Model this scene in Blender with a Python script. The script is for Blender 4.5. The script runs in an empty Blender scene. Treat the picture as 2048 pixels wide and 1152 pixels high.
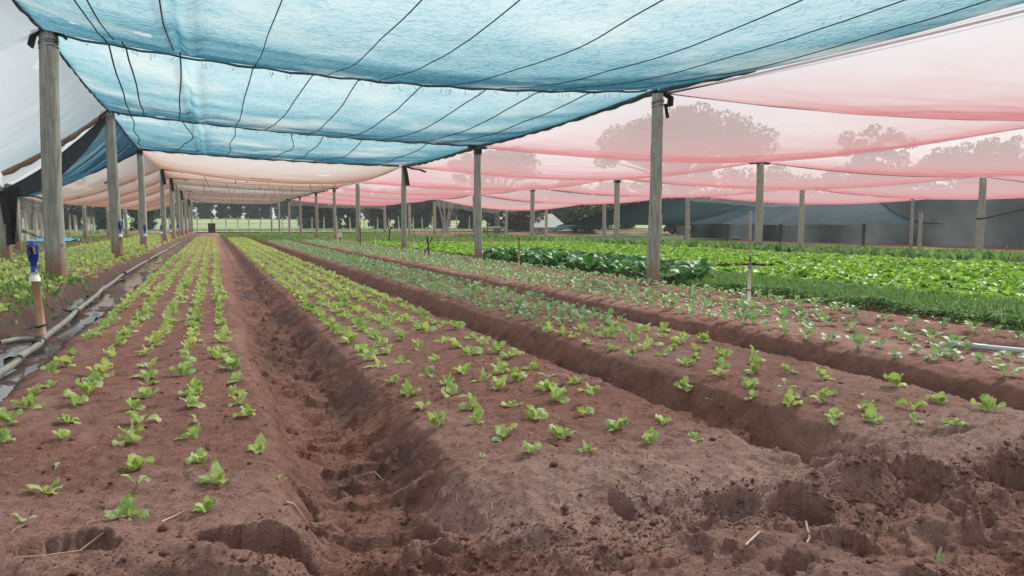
import bpy, math, random
import numpy as np
from math import radians, sin, cos, pi
from mathutils import Vector, Matrix

S = bpy.context.scene
C = S.collection
rnd = random.Random(7)
R = np.random.default_rng(11)

# ------------------------------------------------------------------ camera
cam_d = bpy.data.cameras.new('camera')
cam = bpy.data.objects.new('camera', cam_d)
C.objects.link(cam)
cam.location = (0, 0, 1.0)
cam.rotation_euler = (radians(90 - 4.7636), 0, radians(-21.2375))
cam_d.sensor_width = 36
cam_d.lens = 27
cam_d.clip_start = 0.05
cam_d.clip_end = 3000
S.camera = cam

# ------------------------------------------------------------------ sky, sun, exposure
W = bpy.data.worlds.new('World')
S.world = W
W.use_nodes = True
wt = W.node_tree
wt.nodes.clear()
SUN_EL, SUN_ROT = radians(42), radians(62)
wo = wt.nodes.new('ShaderNodeOutputWorld')
bg = wt.nodes.new('ShaderNodeBackground')
sky = wt.nodes.new('ShaderNodeTexSky')
sky.sky_type = 'NISHITA'
sky.sun_disc = False
sky.sun_elevation = SUN_EL
sky.sun_rotation = SUN_ROT
sky.dust_density = 2.0
tc = wt.nodes.new('ShaderNodeTexCoord')
mp = wt.nodes.new('ShaderNodeMapping')
mp.inputs['Scale'].default_value = (1, 1, 2.2)
cn = wt.nodes.new('ShaderNodeTexNoise')
cn.inputs['Scale'].default_value = 2.6
cn.inputs['Detail'].default_value = 6
cr = wt.nodes.new('ShaderNodeValToRGB')
cr.color_ramp.elements[0].position = 0.32
cr.color_ramp.elements[0].color = (3.7, 4.2, 4.6, 1)
cr.color_ramp.elements[1].position = 0.66
cr.color_ramp.elements[1].color = (5.9, 5.9, 5.85, 1)
mx = wt.nodes.new('ShaderNodeMix')
mx.data_type = 'RGBA'
mx.inputs['Factor'].default_value = 0.8
bg.inputs['Strength'].default_value = 0.1
L_ = wt.links.new
L_(tc.outputs['Generated'], mp.inputs['Vector'])
L_(mp.outputs['Vector'], cn.inputs['Vector'])
L_(cn.outputs['Fac'], cr.inputs['Fac'])
L_(sky.outputs['Color'], mx.inputs['A'])
L_(cr.outputs['Color'], mx.inputs['B'])
L_(mx.outputs['Result'], bg.inputs['Color'])
L_(bg.outputs['Background'], wo.inputs['Surface'])

sun_d = bpy.data.lights.new('sun', 'SUN')
sun_d.energy = 3.8
sun_d.angle = radians(10)
sun_d.color = (1, 0.95, 0.88)
sun = bpy.data.objects.new('sun', sun_d)
C.objects.link(sun)
# Nishita: rotation measured clockwise from +Y
sdir = Vector((sin(SUN_ROT) * cos(SUN_EL), cos(SUN_ROT) * cos(SUN_EL), sin(SUN_EL)))
sun.rotation_euler = sdir.to_track_quat('Z', 'Y').to_euler()

S.view_settings.view_transform = 'Standard'
S.view_settings.look = 'None'
S.view_settings.exposure = 0.63
S.view_settings.gamma = 1
S.view_settings.use_curve_mapping = False
S.render.engine = 'CYCLES'
S.cycles.max_bounces = 8
S.cycles.diffuse_bounces = 4
S.cycles.glossy_bounces = 2
S.cycles.transmission_bounces = 4
S.cycles.transparent_max_bounces = 24
S.cycles.caustics_reflective = False
S.cycles.caustics_refractive = False
S.cycles.sample_clamp_indirect = 8
S.cycles.use_denoising = True


# ------------------------------------------------------------------ noise helpers
def _hash(ix, iy, seed):
    h = (ix.astype(np.int64) * 374761393 + iy.astype(np.int64) * 668265263 + seed * 982451653) & 0x7fffffff
    h = ((h ^ (h >> 13)) * 1274126177) & 0x7fffffff
    return ((h ^ (h >> 16)) & 0xffff) / 65535.0


def vnoise(x, y, seed=0):
    x = np.asarray(x, float)
    y = np.asarray(y, float)
    x, y = np.broadcast_arrays(x, y)
    ix = np.floor(x)
    iy = np.floor(y)
    fx = x - ix
    fy = y - iy
    fx = fx * fx * fx * (fx * (fx * 6 - 15) + 10)
    fy = fy * fy * fy * (fy * (fy * 6 - 15) + 10)
    a = _hash(ix, iy, seed)
    b = _hash(ix + 1, iy, seed)
    c = _hash(ix, iy + 1, seed)
    d = _hash(ix + 1, iy + 1, seed)
    return (a + (b - a) * fx) * (1 - fy) + (c + (d - c) * fx) * fy - 0.5


def fbm(x, y, seed=0, oct=4, gain=0.5):
    t = 0
    a = 1.0
    for o in range(oct):
        t = t + a * vnoise(np.asarray(x) * 2 ** o, np.asarray(y) * 2 ** o, seed + o * 17)
        a *= gain
    return t


def sst(a, b, x):
    t = np.clip((x - a) / (b - a), 0, 1)
    return t * t * (3 - 2 * t)


# ------------------------------------------------------------------ mesh helpers
def mesh_np(name, V, F, smooth=True):
    V = np.asarray(V, np.float32).reshape(-1, 3)
    F = np.asarray(F, np.int32)
    me = bpy.data.meshes.new(name)
    me.vertices.add(len(V))
    me.vertices.foreach_set('co', V.ravel())
    n, k = F.shape
    me.loops.add(n * k)
    me.polygons.add(n)
    me.loops.foreach_set('vertex_index', F.ravel())
    me.polygons.foreach_set('loop_start', np.arange(0, n * k, k, dtype=np.int32))
    if smooth:
        me.polygons.foreach_set('use_smooth', np.ones(n, bool))
    me.update(calc_edges=True)
    return me


class MB:
    """collects quads / tris as quads (tri = repeated last index avoided by separate list)"""

    def __init__(s):
        s.v = []
        s.f = []

    def add(s, V, F):
        o = len(s.v)
        s.v += [tuple(v) for v in V]
        s.f += [tuple(i + o for i in f) for f in F]
        return s

    def box(s, c, d, M=None, taper=1.0):
        hx, hy, hz = d[0] / 2, d[1] / 2, d[2] / 2
        V = []
        for z, t in ((-hz, 1), (hz, taper)):
            for x, y in ((-hx, -hy), (hx, -hy), (hx, hy), (-hx, hy)):
                p = Vector((x * t, y * t, z))
                if M is not None:
                    p = M @ p
                V.append((p.x + c[0], p.y + c[1], p.z + c[2]))
        return s.add(V, [(3, 2, 1, 0), (4, 5, 6, 7), (0, 1, 5, 4), (1, 2, 6, 5), (2, 3, 7, 6), (3, 0, 4, 7)])

    def tube(s, pts, r, n=8, cap=True):
        pts = [Vector(p) for p in pts]
        if not hasattr(r, '__len__'):
            r = [r] * len(pts)
        V = []
        up = Vector((0, 0, 1))
        for i, p in enumerate(pts):
            t = (pts[min(i + 1, len(pts) - 1)] - pts[max(i - 1, 0)]).normalized()
            a = up if abs(t.z) < 0.9 else Vector((1, 0, 0))
            u = t.cross(a).normalized()
            w = u.cross(t).normalized()
            for k in range(n):
                an = 2 * pi * k / n
                V.append(p + (u * cos(an) + w * sin(an)) * r[i])
        F = []
        for i in range(len(pts) - 1):
            for k in range(n):
                k2 = (k + 1) % n
                F.append((i * n + k, i * n + k2, (i + 1) * n + k2, (i + 1) * n + k))
        if cap:
            F.append(tuple(range(n)))
            m = (len(pts) - 1) * n
            F.append(tuple(m + k for k in reversed(range(n))))
        return s.add(V, F)

    def mesh(s, name, smooth=True):
        me = bpy.data.meshes.new(name)
        me.from_pydata(s.v, [], s.f)
        if smooth:
            me.polygons.foreach_set('use_smooth', np.ones(len(s.f), bool))
        me.update()
        return me


def link(name, me, mat=None, parent=None, loc=None):
    o = bpy.data.objects.new(name, me)
    C.objects.link(o)
    if mat is not None and me is not None and not me.materials:
        me.materials.append(mat)
    if parent is not None:
        o.parent = parent
    if loc is not None:
        o.location = loc
    return o


def tag(o, label=None, cat=None, group=None, kind=None):
    if label:
        o['label'] = label
    if cat:
        o['category'] = cat
    if group:
        o['group'] = group
    if kind:
        o['kind'] = kind
    return o


def empty(name, loc, rz=0):
    o = bpy.data.objects.new(name, None)
    o.empty_display_size = 0.1
    C.objects.link(o)
    o.location = loc
    o.rotation_euler = (0, 0, rz)
    return o


# ------------------------------------------------------------------ materials
class NT:
    def __init__(s, name):
        s.m = bpy.data.materials.new(name)
        s.m.use_nodes = True
        s.t = s.m.node_tree
        s.t.nodes.clear()
        s.out = s.n('OutputMaterial')

    def n(s, typ, **kw):
        nd = s.t.nodes.new('ShaderNode' + typ)
        for k, v in kw.items():
            if k in nd.bl_rna.properties:
                setattr(nd, k, v)
            else:
                nd.inputs[k.replace('_', ' ')].default_value = v
        return nd

    def l(s, a, b):
        s.t.links.new(a, b)

    def noise(s, vec, scale, detail=4, rough=0.5, dist=0.0):
        nd = s.n('TexNoise', Scale=scale, Detail=detail, Roughness=rough, Distortion=dist)
        if vec is not None:
            s.l(vec, nd.inputs['Vector'])
        return nd.outputs['Fac']

    def ramp(s, fac, stops):
        nd = s.n('ValToRGB')
        els = nd.color_ramp.elements
        while len(els) < len(stops):
            els.new(0.5)
        for e, (p, c) in zip(els, stops):
            e.position = p
            e.color = c if len(c) == 4 else (*c, 1)
        s.l(fac, nd.inputs['Fac'])
        return nd.outputs['Color']

    def mix(s, fac, a, b, mode='MIX'):
        nd = s.n('Mix', data_type='RGBA', blend_type=mode)
        for v, k in ((fac, 'Factor'), (a, 'A'), (b, 'B')):
            if hasattr(v, 'is_linked'):
                s.l(v, nd.inputs[k])
            else:
                nd.inputs[k].default_value = v if k == 'Factor' else (*v, 1)
        return nd.outputs['Result']

    def math(s, op, a, b=None, clamp=False):
        nd = s.n('Math', operation=op, use_clamp=clamp)
        for i, v in enumerate((a, b)):
            if v is None:
                continue
            if hasattr(v, 'is_linked'):
                s.l(v, nd.inputs[i])
            else:
                nd.inputs[i].default_value = v
        return nd.outputs[0]

    def bump(s, h, strength, dist, base=None):
        nd = s.n('Bump', Strength=strength, Distance=dist)
        s.l(h, nd.inputs['Height'])
        if base is not None:
            s.l(base, nd.inputs['Normal'])
        return nd.outputs['Normal']

    def finish(s, col, rough=0.8, normal=None, spec=0.3, metal=0.0):
        p = s.n('BsdfPrincipled')
        for v, k in ((col, 'Base Color'), (rough, 'Roughness'), (spec, 'Specular IOR Level'), (metal, 'Metallic')):
            if hasattr(v, 'is_linked'):
                s.l(v, p.inputs[k])
            else:
                p.inputs[k].default_value = (*v, 1) if k == 'Base Color' else v
        if normal is not None:
            s.l(normal, p.inputs['Normal'])
        s.l(p.outputs[0], s.out.inputs['Surface'])
        return s.m


def plain(name, col, rough=0.7, var=0.15, scale=30, bump=0.15, spec=0.3):
    t = NT(name)
    co = t.n('TexCoord').outputs['Object']
    f = t.noise(co, scale, 5)
    c = t.ramp(f, [(0.25, tuple(x * (1 - var) for x in col)), (0.75, tuple(min(1, x * (1 + var)) for x in col))])
    return t.finish(c, rough, t.bump(f, bump, 0.02), spec)


def soil_mat():
    t = NT('soil')
    co = t.n('TexCoord').outputs['Object']
    g = t.n('Attribute', attribute_name='mask')
    sep = t.n('SeparateColor')
    t.l(g.outputs['Color'], sep.inputs[0])
    crust, dark_soil, moss = sep.outputs[0], sep.outputs[1], sep.outputs[2]
    n1 = t.noise(co, 1.3, 5, 0.6)
    n2 = t.noise(co, 9, 6, 0.65)
    n3 = t.noise(co, 70, 5, 0.7)
    n4 = t.noise(co, 230, 3, 0.7)
    base = t.ramp(n2, [(0.28, (0.165, 0.078, 0.060)), (0.5, (0.27, 0.135, 0.105)), (0.75, (0.37, 0.20, 0.158))])
    base = t.mix(t.ramp(n1, [(0.4, (0, 0, 0)), (0.7, (0.55, 0.55, 0.55))]), base, (0.335, 0.148, 0.098))
    pale = t.ramp(n3, [(0.3, (0.35, 0.20, 0.162)), (0.7, (0.57, 0.395, 0.335))])
    cf = t.math('MULTIPLY', crust, t.ramp(n2, [(0.3, (0.35, 0.35, 0.35)), (0.6, (1, 1, 1))]), True)
    base = t.mix(cf, base, pale)
    base = t.mix(t.math('MULTIPLY', dark_soil, 0.8), base, (0.095, 0.051, 0.042))  # channel mud and furrow floors take a darker tone
    mossf = t.math('MULTIPLY', moss, t.ramp(t.noise(co, 5, 6, 0.7), [(0.42, (0, 0, 0)), (0.58, (1, 1, 1))]))
    base = t.mix(mossf, base, (0.07, 0.13, 0.05))
    grain = t.ramp(n4, [(0.3, (0.72, 0.70, 0.70)), (0.7, (1.22, 1.22, 1.22))])
    base = t.mix(0.8, base, grain, 'MULTIPLY')
    speck = t.ramp(t.noise(co, 120, 2, 0.5), [(0.28, (0.45, 0.42, 0.42)), (0.38, (1, 1, 1))])
    base = t.mix(0.8, base, speck, 'MULTIPLY')
    nb = t.bump(n4, 0.6, 0.012)
    nb = t.bump(n3, 0.8, 0.03, nb)
    nb = t.bump(n2, 0.5, 0.06, nb)
    r = t.math('SUBTRACT', 0.95, t.math('MULTIPLY', dark_soil, 0.3))
    return t.finish(base, r, nb, 0.25)


def leaf_mat(name, cols, trans=0.35, rough=0.45, vein=0.0, isl=False, rib=None):
    t = NT(name)
    if isl:
        rv = t.n('NewGeometry').outputs['Random Per Island']
    else:
        rv = t.n('ObjectInfo').outputs['Random']
    rv2 = t.n('NewGeometry').outputs['Random Per Island']
    co = t.n('TexCoord').outputs['Object']
    nz = t.noise(co, 45, 4, 0.6)
    m = t.math('ADD', t.math('MULTIPLY', rv, 0.55), t.math('ADD', t.math('MULTIPLY', rv2, 0.25), t.math('MULTIPLY', nz, 0.25)))
    k = len(cols)
    c = t.ramp(m, [(0.1 + 0.85 * i / (k - 1), cc) for i, cc in enumerate(cols)])
    if rib is not None:
        a = t.n('Attribute', attribute_name='rib')
        c = t.mix(a.outputs['Fac'], c, rib)
    nb = t.bump(t.noise(co, 160, 3), 0.3, 0.01)
    p = t.n('BsdfPrincipled', Roughness=rough)
    p.inputs['Specular IOR Level'].default_value = 0.35
    t.l(c, p.inputs['Base Color'])
    t.l(nb, p.inputs['Normal'])
    tr = t.n('BsdfTranslucent')
    t.l(t.mix(1.0, c, (1.25, 1.3, 0.75), 'MULTIPLY'), tr.inputs['Color'])
    ms = t.n('MixShader')
    ms.inputs[0].default_value = trans
    t.l(p.outputs[0], ms.inputs[1])
    t.l(tr.outputs[0], ms.inputs[2])
    t.l(ms.outputs[0], t.out.inputs['Surface'])
    return t.m


def net_mat(name, per, cover, wr=(3, 11), wr_strength=0.25, sky_glow=None, folds=0.1, tint=1.0):
    """woven shade net: the share of thread met grows with the slant of the ray, and so does its tint"""
    t = NT(name)
    co = t.n('TexCoord').outputs['Object']
    mp = t.n('Mapping')
    mp.inputs['Scale'].default_value = (wr[0], wr[1], 1)
    t.l(co, mp.inputs['Vector'])
    w1 = t.noise(mp.outputs[0], 1.0, 4, 0.55, 0.8)
    w2 = t.noise(co, 0.8, 4, 0.5)
    nb = t.bump(w1, wr_strength, 0.06)
    # folds, where the cloth lies double
    w3 = t.noise(mp.outputs[0], 0.5, 4, 0.6, 0.5)
    rid = t.math('ABSOLUTE', t.math('SUBTRACT', w3, 0.5))
    fold = t.ramp(rid, [(0.0, (1, 1, 1)), (0.035, (0, 0, 0))])
    geo = t.n('NewGeometry')
    dot = t.n('VectorMath', operation='DOT_PRODUCT')
    t.l(nb, dot.inputs[0])
    t.l(geo.outputs['Incoming'], dot.inputs[1])
    ca = t.math('MAXIMUM', t.math('ABSOLUTE', dot.outputs['Value']), 0.055)
    inv = t.math('DIVIDE', 1.0, ca)
    w4 = t.noise(co, 75, 2, 0.6)
    w2 = t.math('ADD', w2, t.math('MULTIPLY', t.math('SUBTRACT', w4, 0.5), 0.8))
    den = t.math('ADD', t.math('MULTIPLY', fold, folds), t.math('ADD', 0.80, t.math('MULTIPLY', w2, 0.4)))      # the weave is not equally dense everywhere
    inv = t.math('MULTIPLY', inv, den)
    T = t.math('POWER', 1 - cover, inv)
    chans = [t.math('MULTIPLY', t.math('POWER', ch, inv), tint) for ch in per]
    cc = t.n('CombineColor')
    for i in range(3):
        t.l(chans[i], cc.inputs[i])
    col = cc.outputs[0]
    if sky_glow:
        col = t.mix(t.ramp(t.noise(co, 0.55, 5, 0.6), [(0.5, (0, 0, 0)), (0.72, (0.5, 0.5, 0.5))]), col, sky_glow)  # bright sky patches behind the net, painted into the thread colour
    tl = t.n('BsdfTranslucent')
    t.l(col, tl.inputs['Color'])
    t.l(nb, tl.inputs['Normal'])
    df = t.n('BsdfDiffuse')
    t.l(col, df.inputs['Color'])
    m1 = t.n('MixShader')
    m1.inputs[0].default_value = 0.2
    t.l(tl.outputs[0], m1.inputs[1])
    t.l(df.outputs[0], m1.inputs[2])
    tp = t.n('BsdfTransparent')
    m2 = t.n('MixShader')
    t.l(T, m2.inputs[0])
    t.l(m1.outputs[0], m2.inputs[1])
    t.l(tp.outputs[0], m2.inputs[2])
    t.l(m2.outputs[0], t.out.inputs['Surface'])
    return t.m


def wood_mat():
    t = NT('weathered_wood')
    co = t.n('TexCoord').outputs['Object']
    oi = t.n('ObjectInfo').outputs['Random']
    mp = t.n('Mapping')
    mp.inputs['Scale'].default_value = (22, 22, 1.6)
    t.l(co, mp.inputs['Vector'])
    g = t.noise(mp.outputs[0], 1.4, 7, 0.65, 0.5)
    g2 = t.noise(co, 3.2, 5, 0.6)
    c = t.ramp(g, [(0.28, (0.17, 0.17, 0.15)), (0.5, (0.36, 0.36, 0.325)), (0.72, (0.52, 0.52, 0.475))])
    c = t.mix(t.ramp(g2, [(0.5, (0, 0, 0)), (0.75, (0.6, 0.6, 0.6))]), c, (0.20, 0.22, 0.155))
    kn = t.n('TexVoronoi', Scale=2.6)
    t.l(co, kn.inputs['Vector'])
    c = t.mix(t.ramp(kn.outputs['Distance'], [(0.05, (0.8, 0.8, 0.8)), (0.12, (0, 0, 0))]), c, (0.07, 0.06, 0.05))
    # red soil splashed on the foot
    sp = t.n('SeparateXYZ')
    t.l(co, sp.inputs[0])
    zz = t.math('ADD', sp.outputs[2], t.math('MULTIPLY', t.noise(co, 7, 4), -0.35))
    f = t.ramp(zz, [(0.0, (0.8, 0.8, 0.8)), (0.28, (0, 0, 0))])
    c = t.mix(f, c, (0.30, 0.155, 0.10))
    c = t.mix(0.5, c, t.ramp(oi, [(0, (0.75, 0.75, 0.75)), (1, (1.2, 1.18, 1.12))]), 'MULTIPLY')
    return t.finish(c, 0.85, t.bump(g, 0.6, 0.02), 0.2)


M = {}
M['soil'] = soil_mat()
M['wood'] = wood_mat()
M['lettuce'] = leaf_mat('seedling_leaf', [(0.26, 0.40, 0.12), (0.37, 0.51, 0.18), (0.47, 0.58, 0.24), (0.58, 0.62, 0.24)], 0.35, rib=(0.50, 0.58, 0.32))
M['brassica'] = leaf_mat('brassica_leaf', [(0.13, 0.24, 0.12), (0.20, 0.33, 0.18), (0.28, 0.41, 0.22), (0.33, 0.44, 0.20)], 0.25, rib=(0.42, 0.55, 0.34))
M['lime'] = leaf_mat('lime_leaf', [(0.09, 0.20, 0.035), (0.17, 0.34, 0.05), (0.27, 0.47, 0.075), (0.38, 0.56, 0.13)], 0.4, isl=True)
M['chard'] = leaf_mat('chard_leaf', [(0.03, 0.10, 0.04), (0.05, 0.15, 0.05), (0.08, 0.21, 0.07), (0.12, 0.27, 0.10)], 0.25, 0.4)
M['parsley'] = leaf_mat('parsley_leaf', [(0.095, 0.18, 0.07), (0.135, 0.245, 0.095), (0.18, 0.31, 0.12), (0.27, 0.40, 0.17)], 0.3, 0.6, isl=True)
M['grass'] = leaf_mat('grass_blade', [(0.10, 0.20, 0.06), (0.15, 0.27, 0.09), (0.24, 0.32, 0.13)], 0.3, 0.6, isl=True)
M['meadow_grass'] = leaf_mat('meadow_blade', [(0.20, 0.27, 0.13), (0.27, 0.34, 0.17), (0.34, 0.39, 0.22)], 0.3, 0.7, isl=True)
M['tree'] = leaf_mat('tree_leaf', [(0.025, 0.05, 0.028), (0.045, 0.085, 0.04), (0.07, 0.115, 0.05), (0.09, 0.13, 0.065)], 0.2, 0.6, isl=True)
M['pine'] = leaf_mat('dark_tree_leaf', [(0.05, 0.08, 0.06), (0.075, 0.11, 0.085), (0.10, 0.145, 0.11)], 0.15, 0.6, isl=True)
M['bark'] = plain('bark', (0.16, 0.14, 0.12), 0.9, 0.4, 8, 0.5)
M['pale_bark'] = plain('pale_bark', (0.42, 0.40, 0.35), 0.9, 0.25, 6, 0.4)
M['rubber'] = plain('black_rubber', (0.028, 0.027, 0.027), 0.75, 0.3, 20, 0.3)
M['wire'] = plain('grey_wire', (0.07, 0.07, 0.07), 0.6, 0.2, 40, 0.2)
M['cord'] = plain('dark_cord', (0.03, 0.055, 0.07), 0.8, 0.3, 40, 0.2)
M['tan_pipe'] = plain('tan_pipe', (0.55, 0.33, 0.20), 0.55, 0.18, 14, 0.1)
M['cream_pipe'] = plain('cream_pipe', (0.80, 0.76, 0.66), 0.5, 0.12, 12, 0.1)
M['white_plastic'] = plain('white_plastic', (0.78, 0.76, 0.72), 0.45, 0.06, 20, 0.05)
M['blue_plastic'] = plain('blue_plastic', (0.012, 0.045, 0.30), 0.4, 0.15, 20, 0.05, 0.5)
M['cyan_plastic'] = plain('cyan_plastic', (0.03, 0.42, 0.62), 0.4, 0.2, 6, 0.3, 0.5)
M['grey_plastic'] = plain('grey_plastic', (0.17, 0.175, 0.18), 0.5, 0.3, 10, 0.3, 0.4)
M['pipe'] = plain('irrigation_pipe', (0.235, 0.215, 0.19), 0.5, 0.35, 7, 0.15, 0.4)
M['pipe_pale'] = plain('pale_pipe', (0.42, 0.47, 0.47), 0.45, 0.15, 9, 0.1, 0.4)
M['dark_bin'] = plain('dark_bin', (0.04, 0.05, 0.045), 0.6, 0.2, 6, 0.1)
M['straw'] = plain('straw', (0.52, 0.42, 0.28), 0.8, 0.3, 30, 0.2)
M['root'] = plain('dry_root', (0.40, 0.29, 0.20), 0.85, 0.3, 30, 0.3)
M['roof'] = plain('fibre_cement', (0.27, 0.285, 0.285), 0.8, 0.12, 2.5, 0.1)
M['plaster'] = plain('pale_plaster', (0.55, 0.56, 0.55), 0.85, 0.1, 3, 0.1)
M['dark_wood'] = plain('dark_wood', (0.06, 0.05, 0.045), 0.8, 0.3, 10, 0.2)
M['path'] = plain('pale_path', (0.52, 0.50, 0.46), 0.9, 0.15, 0.6, 0.1)
M['field'] = plain('meadow', (0.24, 0.30, 0.15), 0.95, 0.35, 0.35, 0.6)
M['fence_post'] = plain('pale_fence_post', (0.45, 0.44, 0.41), 0.85, 0.2, 5, 0.2)

M['net_blue'] = net_mat('blue_shade_net', (0.805, 0.884, 0.905), 0.38, (11, 9), 0.14, (0.66, 0.67, 0.61), 0.42, 0.82)
M['net_white'] = net_mat('white_shade_net', (0.945, 0.968, 0.975), 0.20, (2, 5), 0.10, tint=0.78)
M['net_beige'] = net_mat('beige_shade_net', (0.955, 0.925, 0.908), 0.24, (1, 2), 0.06, tint=0.60)
M['net_beige_grey'] = net_mat('greyish_shade_net', (0.94, 0.925, 0.915), 0.30, (1, 2), 0.06, tint=0.52)
M['net_red'] = net_mat('red_shade_net', (0.987, 0.938, 0.942), 0.165, (0.8, 1.6), 0.05, tint=0.58)
M['net_dark_blue'] = net_mat('dark_blue_shade_net', (0.70, 0.80, 0.835), 0.55, (2.0, 8), 0.2)
M['net_grey'] = net_mat('grey_shade_net', (0.80, 0.855, 0.875), 0.50, (1.5, 4), 0.2)
M['net_grey_dark'] = net_mat('dark_grey_shade_net', (0.62, 0.69, 0.71), 0.6, (1.5, 4), 0.15)
M['net_black'] = net_mat('charcoal_shade_net', (0.10, 0.118, 0.122), 0.95, (0.5, 0.7), 0.08, folds=0.0)
M['hem'] = plain('net_hem', (0.055, 0.115, 0.15), 0.85, 0.4, 25, 0.6)
M['dark_cloth'] = plain('dark_cloth', (0.055, 0.062, 0.068), 0.9, 0.3, 9, 0.5)
M['hem_rust'] = plain('rusty_hem', (0.30, 0.19, 0.14), 0.85, 0.4, 12, 0.6)


def water_mat():
    t = NT('muddy_water')
    co = t.n('TexCoord').outputs['Object']
    n = t.noise(co, 9, 4)
    c = t.ramp(t.noise(co, 3, 4), [(0.35, (0.07, 0.06, 0.057)), (0.7, (0.13, 0.12, 0.115))])
    return t.finish(c, 0.07, t.bump(n, 0.06, 0.02), 0.6)


M['water'] = water_mat()

# ------------------------------------------------------------------ terrain
PX = np.array([-400, -60, -12, -9.2, -8.8, -5.4, -5.0, -4.75, -4.5, -4.35, -2.15, -1.90, -1.80, -1.72, -1.26, -1.20, -1.10, 0.16, 0.24, 0.34, 0.46, 0.70, 0.80, 0.93, 1.02,
               2.22, 2.31, 2.40, 2.60, 2.74, 2.86, 2.92, 4.00, 4.08, 4.17, 4.44, 4.58, 4.70, 4.77, 5.95, 6.02, 6.09, 6.20, 6.33, 6.40, 6.96, 7.06, 7.12, 7.20, 7.30, 20, 30, 400])
PZ = np.array([0.0, 0.0, 0.0, 0.05, 0.16, 0.18, 0.10, 0.02, 0.05, 0.24, 0.23, 0.17, 0.12, -0.06, -0.085, -0.04, 0.0, 0.0, -0.03, -0.17, -0.225, -0.225, -0.15, -0.02, 0.0,
               0.0, -0.03, -0.21, -0.235, -0.22, -0.03, 0.0, 0.0, -0.03, -0.20, -0.23, -0.22, -0.03, 0.0, 0.0, -0.03, -0.15, -0.17, -0.03, 0.0, 0.0, -0.04, -0.09, -0.08, 0.0, 0.0, -0.5, -0.5])
HOLES = [  # x, y, rx, ry, depth
    (2.06, 2.24, 0.115, 0.13, 0.10), (1.81, 2.36, 0.092, 0.10, 0.07), (2.66, 2.25, 0.150, 0.14, 0.08), (3.11, 2.19, 0.159, 0.14, 0.10),
    (1.44, 2.53, 0.040, 0.10, 0.07), (0.11, 2.53, 0.226, 0.10, 0.12), (-0.44, 2.62, 0.147, 0.13, 0.045), (0.30, 2.50, 0.12, 0.06, 0.06),
    (2.01, 1.99, 0.18, 0.08, 0.04), (2.71, 2.01, 0.08, 0.09, 0.06), (3.27, 2.66, 0.22, 0.035, 0.035), (2.53, 2.62, 0.136, 0.04, 0.035),
    (0.79, 3.05, 0.10, 0.10, 0.03), (0.50, 3.45, 0.08, 0.1, 0.03), (0.55, 4.3, 0.08, 0.1, 0.03), (0.60, 2.22, 0.14, 0.08, 0.04)]
SCX = [-1.5, 0.0, 0.25, 0.42, 0.60, 0.75, 0.97, 1.18, 1.48, 1.80, 2.02, 2.45, 2.70, 3.15, 3.6]
SCY = [2.25, 2.38, 2.58, 2.62, 2.60, 2.55, 2.58, 2.40, 2.52, 2.42, 2.32, 2.36, 2.36, 2.30, 2.3]


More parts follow.
